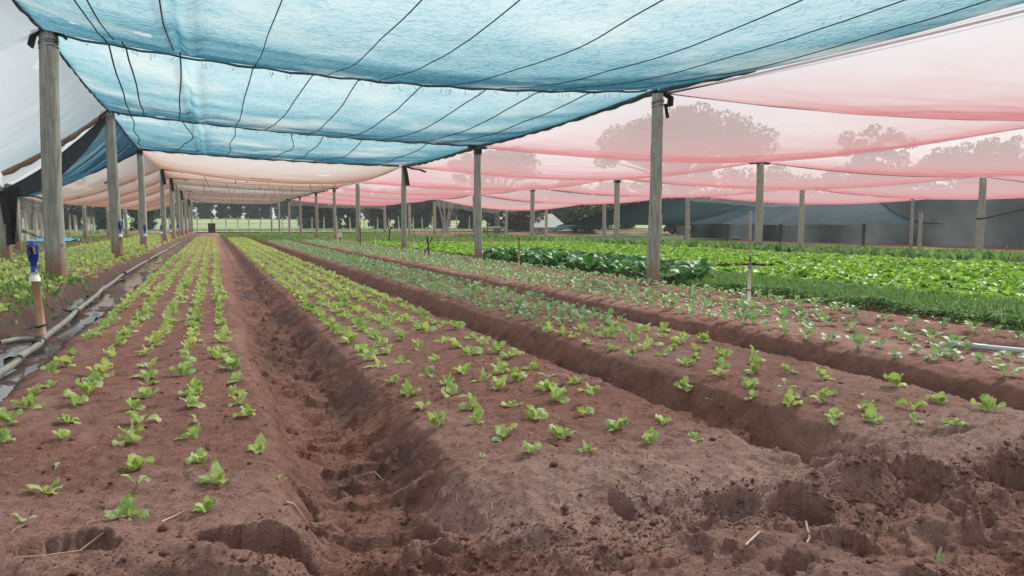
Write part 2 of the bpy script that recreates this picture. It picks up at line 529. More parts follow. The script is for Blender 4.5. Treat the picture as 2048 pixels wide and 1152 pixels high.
def terrain(x, y, fine=True):
    x, y = np.broadcast_arrays(np.asarray(x, float), np.asarray(y, float))
    far = sst(14, 30, np.abs(y))
    jit = 0.055 * fbm(y * 1.6, x * 0.7 + 5, 3, 3) + 0.02 * vnoise(y * 9, x * 3, 8)
    jit = jit * (1 - 0.5 * far)
    prof = np.interp(x + jit, PX, PZ)
    prof = prof + 0.07 * np.exp(-((x + 2.05) / 0.25) ** 2 - ((y - 12.1) / 0.5) ** 2)
    # bed ends and headland
    yend = 2.72 + 0.10 * fbm(x * 2.2, y * 0.4, 21, 3) - 0.22 * sst(0.45, 0.1, x) - 0.10 * sst(1.9, 3.0, x)
    head = -0.085 - 0.075 * sst(0.2, 0.5, x) * sst(1.15, 0.8, x) * 1.2 - 0.05 * sst(2.3, 1.9, y)
    head = head + 0.045 * sst(1.5, 2.2, x) * sst(1.9, 2.4, y)
    k = sst(-0.22, 0.06, y - yend)
    z = head * (1 - k) + prof * k
    out = sst(90, 96, y)
    z = z * (1 - out) - 0.05 * out
    # terraced, trodden headland
    hm = (1 - sst(0.0, 0.35, y - yend)) * (y > -8)
    n = fbm(x * 3.1 + 3, y * 4.2, 31, 4)
    z = z + hm * (0.018 + 0.030 * sst(2.6, 2.3, y)) * n
    led = fbm(x * 2.4 + 9, y * 4.5 + 2, 41, 4) + 0.05 * vnoise(x * 40, y * 40, 42)
    z = z + hm * (0.006 + 0.024 * sst(2.6, 2.3, y)) * (sst(-0.015, 0.015, led) - 0.5 + sst(0.16, 0.185, led) + 0.7 * sst(-0.2, -0.18, led))
    # broken edge where the crust of the headland gives way
    ys = np.interp(x, SCX, SCY) + 0.07 * fbm(x * 5.0, y * 2.0, 81, 4) + 0.02 * vnoise(x * 34, y * 20, 82)
    below = sst(0.03, -0.045, y - ys) * (y > 0)
    z = z - below * (0.022 + 0.04 * sst(-0.1, 0.3, vnoise(x * 2.3, y * 0.3, 83))) * sst(3.9, 3.4, x)
    z = z + below * sst(-0.3, 0.0, y - ys) * 0.022 * (np.maximum(vnoise(x * 16, y * 16, 84), -0.05) + 0.4 * vnoise(x * 40, y * 40, 85))
    if (y < 5.0).any():
        for (hx, hy, rx, ry, d) in HOLES:
            ww = 0.55 * fbm(x * 13, y * 13, int(hx * 100) + 60, 2) + 0.30 * vnoise(x * 45, y * 45, 77)
            q = ((x - hx) / rx) ** 2 + ((y - hy) / ry) ** 2 + ww
            # overhung far edge: steep at the back, gentle towards the front
            v = (y - hy) / ry
            z = z - d * sst(1.06, 0.86, q) * (0.30 + 0.85 * sst(-0.9, 0.75, v)) + 0.006 * sst(2.4, 1.3, q) * sst(1.0, 1.25, q)
    # walls of the trenches are clawed
    wall = np.clip(np.abs(prof - np.interp(x + jit + 0.05, PX, PZ)) * 9, 0, 1)
    trench = np.clip(-prof / 0.2, 0, 1)
    z = z + (0.045 * wall) * fbm(x * 5, y * 6, 51, 4) * (1 - 0.6 * far)
    z = z + 0.030 * trench * fbm(x * 6 + 1, y * 7, 52, 4) * (1 - far)
    z = z + 0.045 * sst(-1.82, -1.7, x) * sst(-1.12, -1.24, x) * fbm(x * 5, y * 3, 63, 4) * k
    cl = fbm(x * 4.5 + 1, y * 5.5, 57, 3)
    z = z + 0.042 * trench * (sst(0.02, 0.06, cl) - sst(0.22, 0.26, cl) * 0.6) * (1 - far)
    z = z + 0.018 * fbm(x * 1.9, y * 1.9, 53, 3) * (1 - 0.4 * far)
    if fine:
        z = z + 0.014 * fbm(x * 14, y * 14, 55, 3) * (1 - far)
        z = z + 0.007 * fbm(x * 55, y * 55, 56, 2) * (1 - sst(3, 8, np.abs(y)))
        cl2 = vnoise(x * 26, y * 26, 58) + 0.5 * vnoise(x * 60, y * 60, 59)
        z = z + 0.010 * sst(0.22, 0.40, cl2) * (1 - sst(4, 10, np.abs(y)))
    return z


def tz(x, y):
    return float(terrain(np.array([x]), np.array([y]), True)[0])


def axis(parts):
    a = []
    for lo, hi, st in parts:
        n = max(1, int(round((hi - lo) / st)))
        a.append(np.linspace(lo, hi, n, endpoint=False))
    return np.concatenate(a)


def build_ground():
    xs = axis([(-400, -60, 40), (-60, -12, 2), (-12, -5.5, 0.18), (-5.5, -2.4, 0.06), (-2.4, -1.6, 0.03), (-1.6, -1.0, 0.018), (-1.0, 3.4, 0.0105), (3.4, 4.9, 0.02), (4.9, 7.5, 0.035), (7.5, 20, 0.35), (20, 60, 2), (60, 401, 20)])
    ys = list(np.linspace(-30, 1.2, 10)) + list(np.arange(1.25, 1.6, 0.04)) + list(np.arange(1.6, 3.1, 0.0085))
    y = 3.1
    while y < 40:
        y += max(0.0085, 0.0042 * y)
        ys.append(y)
    while y < 700:
        y += 0.06 * y
        ys.append(y)
    ys = np.array(ys)
    X, Y = np.meshgrid(xs, ys)
    Z = terrain(X, Y)
    nx, ny = len(xs), len(ys)
    V = np.stack([X, Y, Z], -1).reshape(-1, 3)
    I = np.arange(nx * ny).reshape(ny, nx)
    F = np.stack([I[:-1, :-1], I[:-1, 1:], I[1:, 1:], I[1:, :-1]], -1).reshape(-1, 4)
    me = mesh_np('ground', V, F)
    # where dry pale crust, soaked channel mud, darker furrow floors and mossy film lie
    crust = sst(3.5, 2.6, Y) * (0.5 + 0.5 * sst(0.2, 1.2, X)) * sst(-0.75, -0.1, fbm(X * 1.7, Y * 2.2, 71, 3)) * (0.45 + 0.55 * sst(2.2, 2.5, Y)) * (1 - sst(-0.13, -0.19, Z))
    crust = np.maximum(crust, 0.45 * sst(-0.06, -0.01, Z) * sst(-0.1, 0.3, fbm(X * 2.1, Y * 1.1, 72, 3)) * (X > -1.3) * (X < 6.5))
    dark_mask = sst(-1.92, -1.82, X) * sst(-1.12, -1.22, X) * sst(2.4, 3.0, Y)
    dark_mask = np.maximum(dark_mask, 0.7 * sst(-0.2, 0.2, fbm(X * 2.4, Y * 1.4, 75, 3)) * sst(3.0, 3.6, Y) * sst(0.30, 0.42, X) * sst(0.95, 0.85, X))  # patchy darker band along the deep furrow floor
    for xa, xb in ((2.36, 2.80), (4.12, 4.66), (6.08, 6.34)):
        dark_mask = np.maximum(dark_mask, 0.75 * sst(-0.25, 0.1, fbm(X * 2.0, Y * 0.9, 76, 3)) * (Y > 3.2) * sst(xa, xa + 0.08, X) * sst(xb, xb - 0.08, X))
    moss = sst(-2.1, -2.5, X) * 0.9 * (1 - sst(86, 90, Y)) + sst(0.12, 0.3, fbm(X * 0.7, Y * 0.25, 73, 2)) * sst(30, 55, Y) * (X > 2.3)
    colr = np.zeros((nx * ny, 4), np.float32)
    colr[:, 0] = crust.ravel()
    colr[:, 1] = dark_mask.ravel()
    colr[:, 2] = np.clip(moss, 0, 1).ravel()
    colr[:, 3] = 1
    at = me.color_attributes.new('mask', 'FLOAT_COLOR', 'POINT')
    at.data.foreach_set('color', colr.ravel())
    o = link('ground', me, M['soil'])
    tag(o, 'red-brown farm soil shaped into raised planting beds with furrows between', kind='structure')


build_ground()


def rise(y):
    return 2.3 * sst(106, 200, np.asarray(y, float))


def sheet(name, x0, x1, y0, y1, z, mat, label, n=(24, 24), amp=0.0, up=0.0):
    xs = np.linspace(x0, x1, n[0])
    ys = np.linspace(y0, y1, n[1])
    X, Y = np.meshgrid(xs, ys)
    Z = z + amp * fbm(X * 0.05, Y * 0.05, 5, 3) + up * rise(Y)
    I = np.arange(n[0] * n[1]).reshape(n[1], n[0])
    F = np.stack([I[:-1, :-1], I[:-1, 1:], I[1:, 1:], I[1:, :-1]], -1).reshape(-1, 4)
    o = link(name, mesh_np(name, np.stack([X, Y, Z], -1).reshape(-1, 3), F), mat)
    return tag(o, label, kind='structure')


sheet('grass_field', -400, 500, 97, 900, 0.06, M['field'], 'pale green meadow beyond the shade nets and the path', (40, 160), 0, 1.0)
sheet('side_meadow', -400, -13, 12, 96.5, 0.05, M['field'], 'low green grass on the open land left of the nets')
sheet('right_meadow', 30.2, 500, 60, 96.8, -0.42, M['field'], 'rough green ground behind the red nets at right')
sheet('path', -60, 30, 101, 103.2, 0.075, M['path'], 'pale dirt path running across behind the beds', (40, 3))

# water and bank things in the irrigation channel
wy = np.concatenate([np.linspace(2.6, 12, 60), np.linspace(12.4, 60, 60)])
wx = np.linspace(-1.86, -1.16, 10)
X, Y = np.meshgrid(wx, wy)
I = np.arange(X.size).reshape(X.shape)
F = np.stack([I[:-1, :-1], I[:-1, 1:], I[1:, 1:], I[1:, :-1]], -1).reshape(-1, 4)
tag(link('water', mesh_np('water', np.stack([X, Y, np.full_like(X, -0.060)], -1).reshape(-1, 3), F), M['water']),
    'shallow muddy water lying in the irrigation channel at left', kind='structure')


# ------------------------------------------------------------------ support posts
def post_mesh(h, r0, r1, seed, lean=0.0):
    mb = MB()
    n, k = 14, 12
    V = []
    rr = random.Random(seed)
    ph = rr.uniform(0, 6.28)
    knots = [(rr.uniform(0.3, h), rr.uniform(0, 6.28)) for _ in range(5)]
    for i in range(n + 1):
        t = i / n
        z = -0.4 + t * (h + 0.4)
        r = r0 + (r1 - r0) * t
        cx = 0.018 * sin(3.1 * t + ph) * h / 3 + lean * t
        cy = 0.014 * sin(4.3 * t + ph * 2) * h / 3
        for j in range(k):
            a = 2 * pi * j / k
            q = r * (1 + 0.05 * sin(2 * a + ph + 2 * t) + 0.03 * sin(5 * a + 7 * t))
            for kz, ka in knots:
                d = ((z - kz) / 0.12) ** 2 + ((((a - ka + pi) % (2 * pi)) - pi) / 0.5) ** 2
                q += 0.018 * math.exp(-d)
            V.append((cx + q * cos(a), cy + q * sin(a), z))
    F = []
    for i in range(n):
        for j in range(k):
            j2 = (j + 1) % k
            F.append((i * k + j, i * k + j2, (i + 1) * k + j2, (i + 1) * k + j))
    F.append(tuple(n * k + j for j in range(k)))
    mb.add(V, F)
    return mb.mesh('trunk'), (0.018 * sin(3.1 + ph) * h / 3 + lean, 0.014 * sin(4.3 + ph * 2) * h / 3)


def bent_strip(mb, pts, w, th, axis=(0, 1, 0)):
    """a folded strip of rubber or plank through pts, width w along axis"""
    ax = Vector(axis).normalized() * (w / 2)
    V = []
    for i, p in enumerate(pts):
        p = Vector(p)
        t = (Vector(pts[min(i + 1, len(pts) - 1)]) - Vector(pts[max(0, i - 1)])).normalized()
        nn = t.cross(ax).normalized() * (th / 2)
        V += [p - ax - nn, p + ax - nn, p + ax + nn, p - ax + nn]
    F = []
    for i in range(len(pts) - 1):
        for k in range(4):
            k2 = (k + 1) % 4
            F.append((i * 4 + k, i * 4 + k2, (i + 1) * 4 + k2, (i + 1) * 4 + k))
    F += [(3, 2, 1, 0), tuple(4 * (len(pts) - 1) + k for k in range(4))]
    mb.add(V, F)


POSTS = []


def post(x, y, ztop, r0, r1, cap, label, group, zb=None, lean=0.0):
    zb = tz(x, y) if zb is None else zb
    ztop -= 0.07 if x > 6 else 0.02
    h = ztop - zb
    o = empty('support_post', (x, y, zb))
    tag(o, label, 'post', group)
    me, (tx, ty) = post_mesh(h, r0, r1, len(POSTS) * 13 + 5, lean)
    link('trunk', me, M['wood'], o)
    q = r1
    mb = MB()
    if cap == 'rubber':            # folded strip of tyre over the top
        bent_strip(mb, [(tx - q - 0.10, ty, h - 0.20), (tx - q - 0.05, ty, h - 0.02), (tx, ty, h + 0.035), (tx + q + 0.03, ty, h + 0.01), (tx + q + 0.09, ty, h - 0.05)], 2.1 * q, 0.035)
    elif cap == 'hang':            # flap of rubber hung at one side
        bent_strip(mb, [(tx - q, ty, h + 0.03), (tx + q * 0.6, ty, h + 0.045), (tx + q + 0.07, ty, h - 0.01), (tx + q + 0.15, ty, h - 0.05), (tx + q + 0.14, ty, h - 0.19)], 1.5 * q, 0.03)
        bent_strip(mb, [(tx + q + 0.05, ty, h - 0.15), (tx + q + 0.07, ty, h - 0.26), (tx + q + 0.10, ty, h - 0.38)], 0.07, 0.02)
    elif cap == 'plate':           # short plank across the top
        bent_strip(mb, [(tx - q - 0.16, ty, h + 0.02), (tx, ty, h + 0.035), (tx + q + 0.16, ty, h + 0.02)], 1.6 * q, 0.09)
        bent_strip(mb, [(tx - q * 0.9, ty, h - 0.10), (tx, ty, h - 0.10 + 0.001), (tx + q * 0.9, ty, h - 0.10)], 2.3 * q, 0.14)
    elif cap == 'plank':
        bent_strip(mb, [(tx - 0.42, ty, h + 0.01), (tx, ty, h + 0.04), (tx + 0.36, ty, h + 0.02)], 0.18, 0.10)
    elif cap == 'rag':
        bent_strip(mb, [(tx - q, ty, h + 0.02), (tx + q, ty, h + 0.03), (tx + q + 0.25, ty, h - 0.05), (tx + q + 0.55, ty, h - 0.08), (tx + q + 0.75, ty, h - 0.16)], 0.3, 0.03)
        bent_strip(mb, [(tx, ty - q, h + 0.02), (tx + 0.05, ty - q - 0.08, h - 0.3), (tx + 0.1, ty - q - 0.1, h - 0.7)], 0.15, 0.02, (1, 0, 0))
    if mb.v:
        link({'plank': 'cross_plank', 'plate': 'cross_plate', 'rag': 'rag'}.get(cap, 'rubber_pad'), mb.mesh('cap', False), M['dark_wood'] if cap == 'plank' else M['rubber'], o)
    if cap in ('rubber', 'hang', 'plate') and y < 30:
        m2 = MB()
        for dz in (0.12, 0.15, 0.20):
            m2.tube([(tx + (q + 0.008) * cos(a), ty + (q + 0.008) * sin(a), h - dz + 0.02 * sin(a * 1.5)) for a in np.linspace(0, 2 * pi, 13)], 0.006, 5, False)
        link('wire_tie', m2.mesh('tie'), M['wire'], o)
    POSTS.append(o)
    return o


LY = [12.2, 20.3, 29.1, 37.5, 44, 51, 59, 68, 78, 88]
LX = [-2.03, -2.14, -2.22, -2.0, -1.95, -1.95, -2.0, -2.0, -2.0, -2.0]
LZ = [3.60, 3.62, 3.55, 3.45, 3.42, 3.40, 3.38, 3.35, 3.35, 3.35]
RY = [11.1, 20.4, 29.0, 40.8, 47.6, 54.5, 63, 70, 80, 89]
RX = [6.87, 6.92, 6.85, 7.15, 6.95, 6.7, 6.5, 6.3, 6.2, 6.1]
RZ = [3.20, 3.17, 3.22, 3.2, 3.2, 3.2, 3.2, 3.2, 3.2, 3.2]
SX = 18.7
SY = [12.0, 23.1, 33.8, 44.6, 56, 67.4, 77, 89]
TX_ = 30.4
TY = [12.3, 23.3, 34, 45, 57, 69, 80]

lab_L = ['thick weathered post at far left with black rubber strip over its top', 'second grey post of the left row, beside the dark folded net edge', 'third grey post of the left row, under the corner where the blue net ends']
for i in range(len(LY)):
    cap = ['rubber', 'rubber', 'plate', 'rag', 'rag', '', 'rag', '', 'rag', ''][i]
    post(LX[i], LY[i], LZ[i], 0.14 if i == 0 else 0.12, [0.115, 0.105, 0.095, 0.09][min(i, 3)], cap,
         lab_L[i] if i < 3 else ('fourth grey post of the left row with black rag beside its top' if i == 3 else 'far grey post in the crowded end of the left row beside the channel'),
         'posts of the left row along the channel', lean=0.02 if i == 0 else 0)
lab_R = ['tall nearest post of the middle row with black rubber flap hanging at its top', 'second post of the middle row with dark plate across its top',
         'third post of the middle row, at the far corner of the blue net', 'fourth post of the middle row, just right of the beige net', 'fifth post of the middle row, left of the pink net edge']
for i in range(len(RY)):
    post(RX[i], RY[i], RZ[i], [0.112, 0.112, 0.11, 0.12, 0.10][min(i, 4)], [0.097, 0.097, 0.095, 0.11, 0.09][min(i, 4)], ['hang', 'plate', 'rag', '', 'plate', 'plate', 'plate', 'plate', '', 'plate'][i],
         lab_R[i] if i < 5 else 'far small post in the middle row where pink and beige nets meet', 'posts of the middle row')
for i in range(1, len(SY)):
    post(SX, SY[i], 3.27, 0.15, 0.13, ['', 'plank', 'plate', 'plate', '', 'plate', 'plate', ''][i],
         {1: 'post with long plank across its top, standing behind the lime green lettuces', 2: 'plate-topped post under the red net, left of the plank-topped post'}.get(i, 'thin far post holding the red net beyond the green crops'),
         'posts of the row behind the lime lettuces')
for i in range(1, len(TY)):
    post(TX_, TY[i], 3.02, 0.16, 0.14, '', {1: 'rightmost post, with a dark strap tied round it, before the charcoal net wall', 2: 'slim post before the grey net roof, left of the rightmost post'}.get(i, 'distant slim post under the far edge of the red net'), 'posts of the rightmost row')
LOX, LOY, LOZ = [-5.3, -4.35, -5.9, -6.2, -6.4, -6.4, -6.4, -6.4], [11.1, 20.3, 29.1, 38, 47, 57, 68, 80], [1.9, 1.72, 1.9, 1.9, 2.0, 2.1, 2.2, 2.3]
for i in range(1, len(LOX)):
    post(LOX[i], LOY[i], LOZ[i], 0.11, 0.095, 'rag' if i == 1 else '', 'short dark post at the left edge, wrapped in black plastic' if i == 1 else 'short post under the low edge of the nets at left', 'short posts of the outer left row')
for x, y, zt in ((37.5, 33.0, 2.55), (36.5, 46, 2.0), (36.5, 58, 1.9), (31, 26.8, 1.6)):
    post(x, y, zt, 0.1, 0.09, '', 'thin grey pole standing in front of the grey net shelter', 'poles before the grey net shelter')

# strap on the rightmost post
mb = MB()
T1 = (TX_, 23.3)
mb.tube([(T1[0] + 0.17 * cos(a), T1[1] + 0.17 * sin(a), 1.25 + 0.03 * cos(a)) for a in np.linspace(0, 2 * pi, 14)], 0.03, 6, False)
mb.tube([(T1[0] + 0.1, T1[1] - 0.15, 1.26), (T1[0] + 1.2, T1[1] - 1.0, 1.62), (T1[0] + 2.6, T1[1] - 2.0, 1.95), (T1[0] + 8, T1[1] - 5, 2.8)], 0.035, 6)
tag(link('strap', mb.mesh('strap'), M['rubber']), 'dark strap stretched to the right from the rightmost post', 'strap')


# ------------------------------------------------------------------ shade nets
def patch(A, B, Cc, D, nu, nv, sag_u=0.3, sag_v=0.4, seed=1, wrk=0.0, edge=0.12, billow=0.0):
    """net hung between the corners A (near left), B (near right), Cc (far right), D (far left)"""
    A, B, Cc, D = (np.array(p, float) for p in (A, B, Cc, D))
    u = np.linspace(0, 1, nu)[None, :, None]
    v = np.linspace(0, 1, nv)[:, None, None]
    P = (A * (1 - u) + B * u) * (1 - v) + (D * (1 - u) + Cc * u) * v
    U = u[..., 0]
    V = v[..., 0]
    su = 4 * U * (1 - U)
    sv = 4 * V * (1 - V)
    # the edges along the post rows hang a little less than the middle of the cloth
    P[..., 2] -= sag_u * su + sag_v * sv * (edge + (1 - edge) * np.sqrt(np.clip(su, 0, 1)))
    X, Y = P[..., 0], P[..., 1]
    if wrk:
        P[..., 2] += wrk * fbm(X * 1.1, Y * 2.6, seed, 4) * (0.25 + 0.75 * su ** 0.5)
    if billow:
        P[..., 2] += billow * fbm(X * 0.35, Y * 0.5, seed + 9, 2) * su ** 0.5 * sv ** 0.5
    return P


def grid_faces(nv, nu, drop=None):
    I = np.arange(nu * nv).reshape(nv, nu)
    F = np.stack([I[:-1, :-1], I[:-1, 1:], I[1:, 1:], I[1:, :-1]], -1).reshape(-1, 4)
    if drop is not None:
        F = F[~drop.ravel()]
    return F


def net(name, patches, mat, label, cat='shade net', parent=None, holes=()):
    VV, FF, o = [], [], 0
    for P in patches:
        nv, nu = P.shape[:2]
        drop = None
        if holes:
            cx = (P[:-1, :-1, 0] + P[1:, 1:, 0]) / 2
            cy = (P[:-1, :-1, 1] + P[1:, 1:, 1]) / 2
            drop = np.zeros(cx.shape, bool)
            for hx, hy, rx, ry in holes:
                drop |= ((cx - hx) / rx) ** 2 + ((cy - hy) / ry) ** 2 + 0.5 * vnoise(cx * 9, cy * 9, 3) < 1
        VV.append(P.reshape(-1, 3))
        FF.append(grid_faces(nv, nu, drop) + o)
        o += nu * nv
    ob = link(name, mesh_np(name, np.concatenate(VV), np.concatenate(FF)), mat, parent)
    if label:
        tag(ob, label, cat)
    return ob


# blue roof net ------------------------------------------------
BY0 = (-2.0, 1.0)
near_L, near_R = (-1.9, 1.5, 3.42), (6.87, 1.5, 3.06)
w = [(near_L, near_R)] + [((LX[i] - 0.02, LY[i], LZ[i] - 0.0), (RX[i] + 0.0, RY[i], RZ[i] + 0.0)) for i in range(3)]
blue_p = []
SAGW = [0.26, 0.25, 0.10, 0.06]          # sag of the wires themselves
for i in range(3):
    A, B = w[i]
    D, Cc = w[i + 1]
    P = patch(A, B, Cc, D, 150, [150, 140, 120][i], 0, 0.0, seed=100 + i)
    nv, nu = P.shape[:2]
    U = np.linspace(0, 1, nu)[None, :]
    V = np.linspace(0, 1, nv)[:, None]
    su = 4 * U * (1 - U)
    su = np.clip(su, 0, 1)
    sv = 4 * V * (1 - V)
    P[..., 2] -= (SAGW[i] * (1 - V) + SAGW[i + 1] * V) * su
    P[..., 2] -= sv * (0.05 + [0.37, 0.24, 0.17][i] * su ** 0.4)
    X, Y = P[..., 0], P[..., 1]
    fall = np.clip(su * 3, 0.2, 1)
    P[..., 2] += 0.030 * fbm(X * 0.5, Y * 0.8, 200 + i, 2) * fall * np.clip(sv * 4, 0.15, 1)
    # a gathered tuck running along the bay near the left
    tx = -0.42 + 0.02 * Y / 10
    P[..., 2] += (0.07 * np.exp(-((X - tx - 0.05) / 0.06) ** 2) - 0.05 * np.exp(-((X - tx - 0.22) / 0.10) ** 2)) * np.clip(sv * 2.5, 0, 1)
    blue_p.append(P)
BH = [(-0.66, 9.9, 0.10, 0.16), (-0.28, 10.4, 0.03, 0.06), (-1.0, 19.2, 0.09, 0.2), (3.4, 28.2, 0.12, 0.25), (0.9, 19.6, 0.09, 0.14), (1.3, 27.9, 0.3, 0.25), (-1.45, 10.4, 0.06, 0.05)]
blue = net('shade_net', blue_p, M['net_blue'], 'large bright blue shade net roofing the lettuce beds', holes=BH)


def zblue(x, y):
    best = (1e9, 0)
    for P in blue_p:
        d = (P[..., 0] - x) ** 2 + (P[..., 1] - y) ** 2
        k = np.argmin(d)
        best = min(best, (d.ravel()[k], P.reshape(-1, 3)[k, 2]))
    return best[1]


# sewn-in cords running down the bays, and the thick hems over the wires
cordx = [(-1.22, -1.72), (-1.05, -1.35), (-0.36, -0.60), (0.61, 0.59), (1.52, 1.05), (2.16, 2.01), (3.06, 2.76), (4.0, 3.65), (4.82, 4.7), (5.73, 5.5)]
for k, (xa, xb) in enumerate(cordx):
    for seg, (y0, y1) in enumerate(((1.6, 11.05), (11.15, 20.3), (20.4, 29.0))):
        if seg == 2 and k in (1, 4, 8):
            continue
        pts = []
        n = 30
        for i in range(n + 1):
            t = i / n
            y = y0 + (y1 - y0) * t
            x = xa + (xb - xa) * (y - 11) / 9.2 if y > 11 else xa + (xa - xb) * 0.1 * (11 - y) / 9
            x += 0.05 * sin(3.0 * t + k) + 0.014 * sin(17 * t + k * 2) * (2.6 if seg == 2 else 0.6) + (0.18 * sin(6.28 * t) if seg == 2 and k in (2, 5, 7) else 0)
            z = zblue(x, y) - 0.012 - 0.015 * abs(sin(9 * t + k))
            pts.append((x, y, z))
        mb = MB().tube(pts, [0.0055, 0.009, 0.011][seg] if k not in (0, 1, 2) else [0.008, 0.012, 0.013][seg], 5)
        link('cord', mb.mesh('cord'), M['cord'], blue)


def rolled(pts, r, seed, n=9):
    V = []
    pp = []
    rr = []
    for i, p in enumerate(pts):
        q = 0.75 + 0.7 * float(vnoise(i * 0.45, seed * 3.3, seed) + 0.5)
        rr.append(r * q)
        pp.append((p[0], p[1], p[2] - 0.0 + 0.012 * sin(i * 1.7 + seed)))
    return MB().tube(pp, rr, n)


for i in range(1, 4):
    P = blue_p[i - 1][-1]
    pts = [tuple(P[k] - np.array([0, 0, 0.02])) for k in range(2, 149, 3)]
    link('hem', rolled(pts, [0, 0.018, 0.026, 0.040][i], i).mesh('hem'), M['hem'], blue)
for i in range(3):
    P = blue_p[i][:, -1]
    pts = [tuple(P[k] - np.array([0.02, 0, 0.03])) for k in range(0, len(P), 3)]
    link('hem', rolled(pts, [0.045, 0.05, 0.055][i], 10 + i).mesh('hem'), M['hem'], blue)
    P = blue_p[i][:, 0]
    pts = [tuple(P[k] - np.array([-0.01, 0, 0.02])) for k in range(0, len(P), 3)]
    link('hem', rolled(pts, 0.022, 20 + i).mesh('hem'), M['hem'], blue)
# frayed threads under the hems
mb = MB()
for i in range(1, 4):
    P = blue_p[i - 1][-1]
    for _ in range(46):
        k = rnd.randrange(3, 147)
        p = P[k] - np.array([0, 0, 0.05])
        ln = rnd.uniform(0.03, 0.09)
        q = p + np.array([rnd.uniform(-0.05, 0.05), rnd.uniform(-0.03, 0.03), -ln])
        mb.tube([p, (p + q) / 2 + np.array([rnd.uniform(-0.02, 0.02), 0, 0]), q], 0.004, 3, False)
fr = link('fringe', mb.mesh('fringe'), M['cord'], blue)
fr['kind'] = 'stuff'

# white slope left of the left row
P = patch((-5.6, 1.5, 1.75), (-1.95, 1.5, 3.42), (LX[1], LY[1], LZ[1] + 0.02), (LOX[1], LOY[1], LOZ[1] + 0.5), 60, 90, 0.12, 0.0, seed=300, wrk=0.05)
Pm = patch((-5.6, 1.5, 1.75), (-1.98, 1.5, 3.43), (LX[0] - 0.05, LY[0], LZ[0] - 0.02), (-5.4, 12.2, 1.95), 50, 70, 0.10, 0.22, seed=301, wrk=0.015)
Pn = patch((-5.4, 12.2, 1.95), (LX[0] - 0.05, LY[0], LZ[0] - 0.02), (LX[1] - 0.05, LY[1], LZ[1] + 0.02), (LOX[1], LOY[1], LOZ[1] + 0.45), 50, 70, 0.08, 0.22, seed=302, wrk=0.015)
wnet = net('shade_net', [Pm, Pn], M['net_white'], 'whitish shade net sloping down to the left of the first post', holes=[(-2.3, 13.5, 0.1, 0.25), (-3.2, 18.5, 0.12, 0.2), (-2.9, 9.0, 0.12, 0.12)])
edge = Pn[-1]
link('hem', rolled([tuple(edge[k] - np.array([0, 0.02, 0.05])) for k in range(0, 50, 2)], 0.06, 33).mesh('hem'), M['hem_rust'], wnet)
# torn pale strip hanging below that hem
V = []
for k in range(0, 50):
    e = edge[k]
    d = 0.04 + 0.22 * sst(49, 5, np.array(k)) + 0.06 * float(vnoise(k * 0.4, 2, 4))
    V += [e - np.array([0, 0.03, 0.05]), e - np.array([0, 0.10, 0.05 + d])]
F = [(2 * k, 2 * k + 1, 2 * k + 3, 2 * k + 2) for k in range(49) if k not in (17, 29, 30)]
link('torn_strip', mesh_np('torn_strip', V, F), M['net_beige_grey'], wnet)

# dark blue slope left of the second and third posts
Pb = patch((LOX[1], LOY[1], LOZ[1] + 0.05), (LX[1] - 0.02, LY[1] + 0.02, LZ[1] - 0.02), (LX[2], LY[2], LZ[2] - 0.02), (LOX[2], LOY[2], LOZ[2]), 50, 70, 0.16, 0.30, seed=310, wrk=0.05)
bl = net('shade_net', [Pb], M['net_dark_blue'], 'dark blue shade net sloping low between the second and third left posts', holes=[(-4.2, 26, 0.1, 0.25)])
# its near edge is doubled over: a wide dark flap
V = []
e = Pb[0]
for k in range(50):
    t = k / 49
    d = 0.16 + 0.62 * (1 - t) * t * 2.2
    V += [e[k] + np.array([0, -0.02, 0.02]), e[k] + np.array([0, -0.10, -d])]
F = [(2 * k, 2 * k + 1, 2 * k + 3, 2 * k + 2) for k in range(49)]
link('folded_edge', mesh_np('folded_edge', V, F), M['dark_cloth'], bl)
link('hem', rolled([tuple(Pb[-1][k] - np.array([0, 0, 0.03])) for k in range(0, 50, 2)], 0.045, 35).mesh('hem'), M['hem'], bl)
# black plastic draped round the low left post
V = []
for k in range(12):
    t = k / 11
    x = -4.32 + 0.26 * t
    for j in range(6):
        s = j / 5
        V.append((x + 0.05 * sin(9 * t + 3 * s), 20.15 + 0.10 * sin(14 * t) * s, 1.75 - 1.25 * s + 0.1 * t))
F = [(k * 6 + j, k * 6 + j + 1, (k + 1) * 6 + j + 1, (k + 1) * 6 + j) for k in range(11) for j in range(5)]
tag(link('plastic_drape', mesh_np('plastic_drape', V, F), M['rubber']), 'black plastic hanging in folds at the low left post', 'plastic sheet')

# beige roof beyond the blue one
bp = []
seq = list(range(2, 10))
for n_, i in enumerate(seq[:-1]):
    sg = [0.12, 0.05, 0.06, 0.05, 0.05, 0.05, 0.05][n_]
    sv = [0.42, 0.22, 0.12, 0.2, 0.08, 0.15, 0.1][n_]
    bp.append(patch((LX[i], LY[i] + 0.03, LZ[i] - 0.03), (RX[i] + 0.02, RY[i] + 0.03, RZ[i] - 0.02), (RX[i + 1] + 0.02, RY[i + 1], RZ[i + 1] - 0.02), (LX[i + 1], LY[i + 1], LZ[i + 1] - 0.03), 44, 40, sg, sv, seed=400 + i, wrk=0.015))
bn = net('shade_net', bp[:2], M['net_beige'], 'beige shade net sagging overhead behind the end of the blue net', holes=[(1.9, 33, 0.35, 0.2), (4.2, 31.5, 0.25, 0.15)])
bn2 = net('shade_net', bp[2:], M['net_beige_grey'], 'greyish tattered shade net roofing the far end of the beds')
mb = MB()
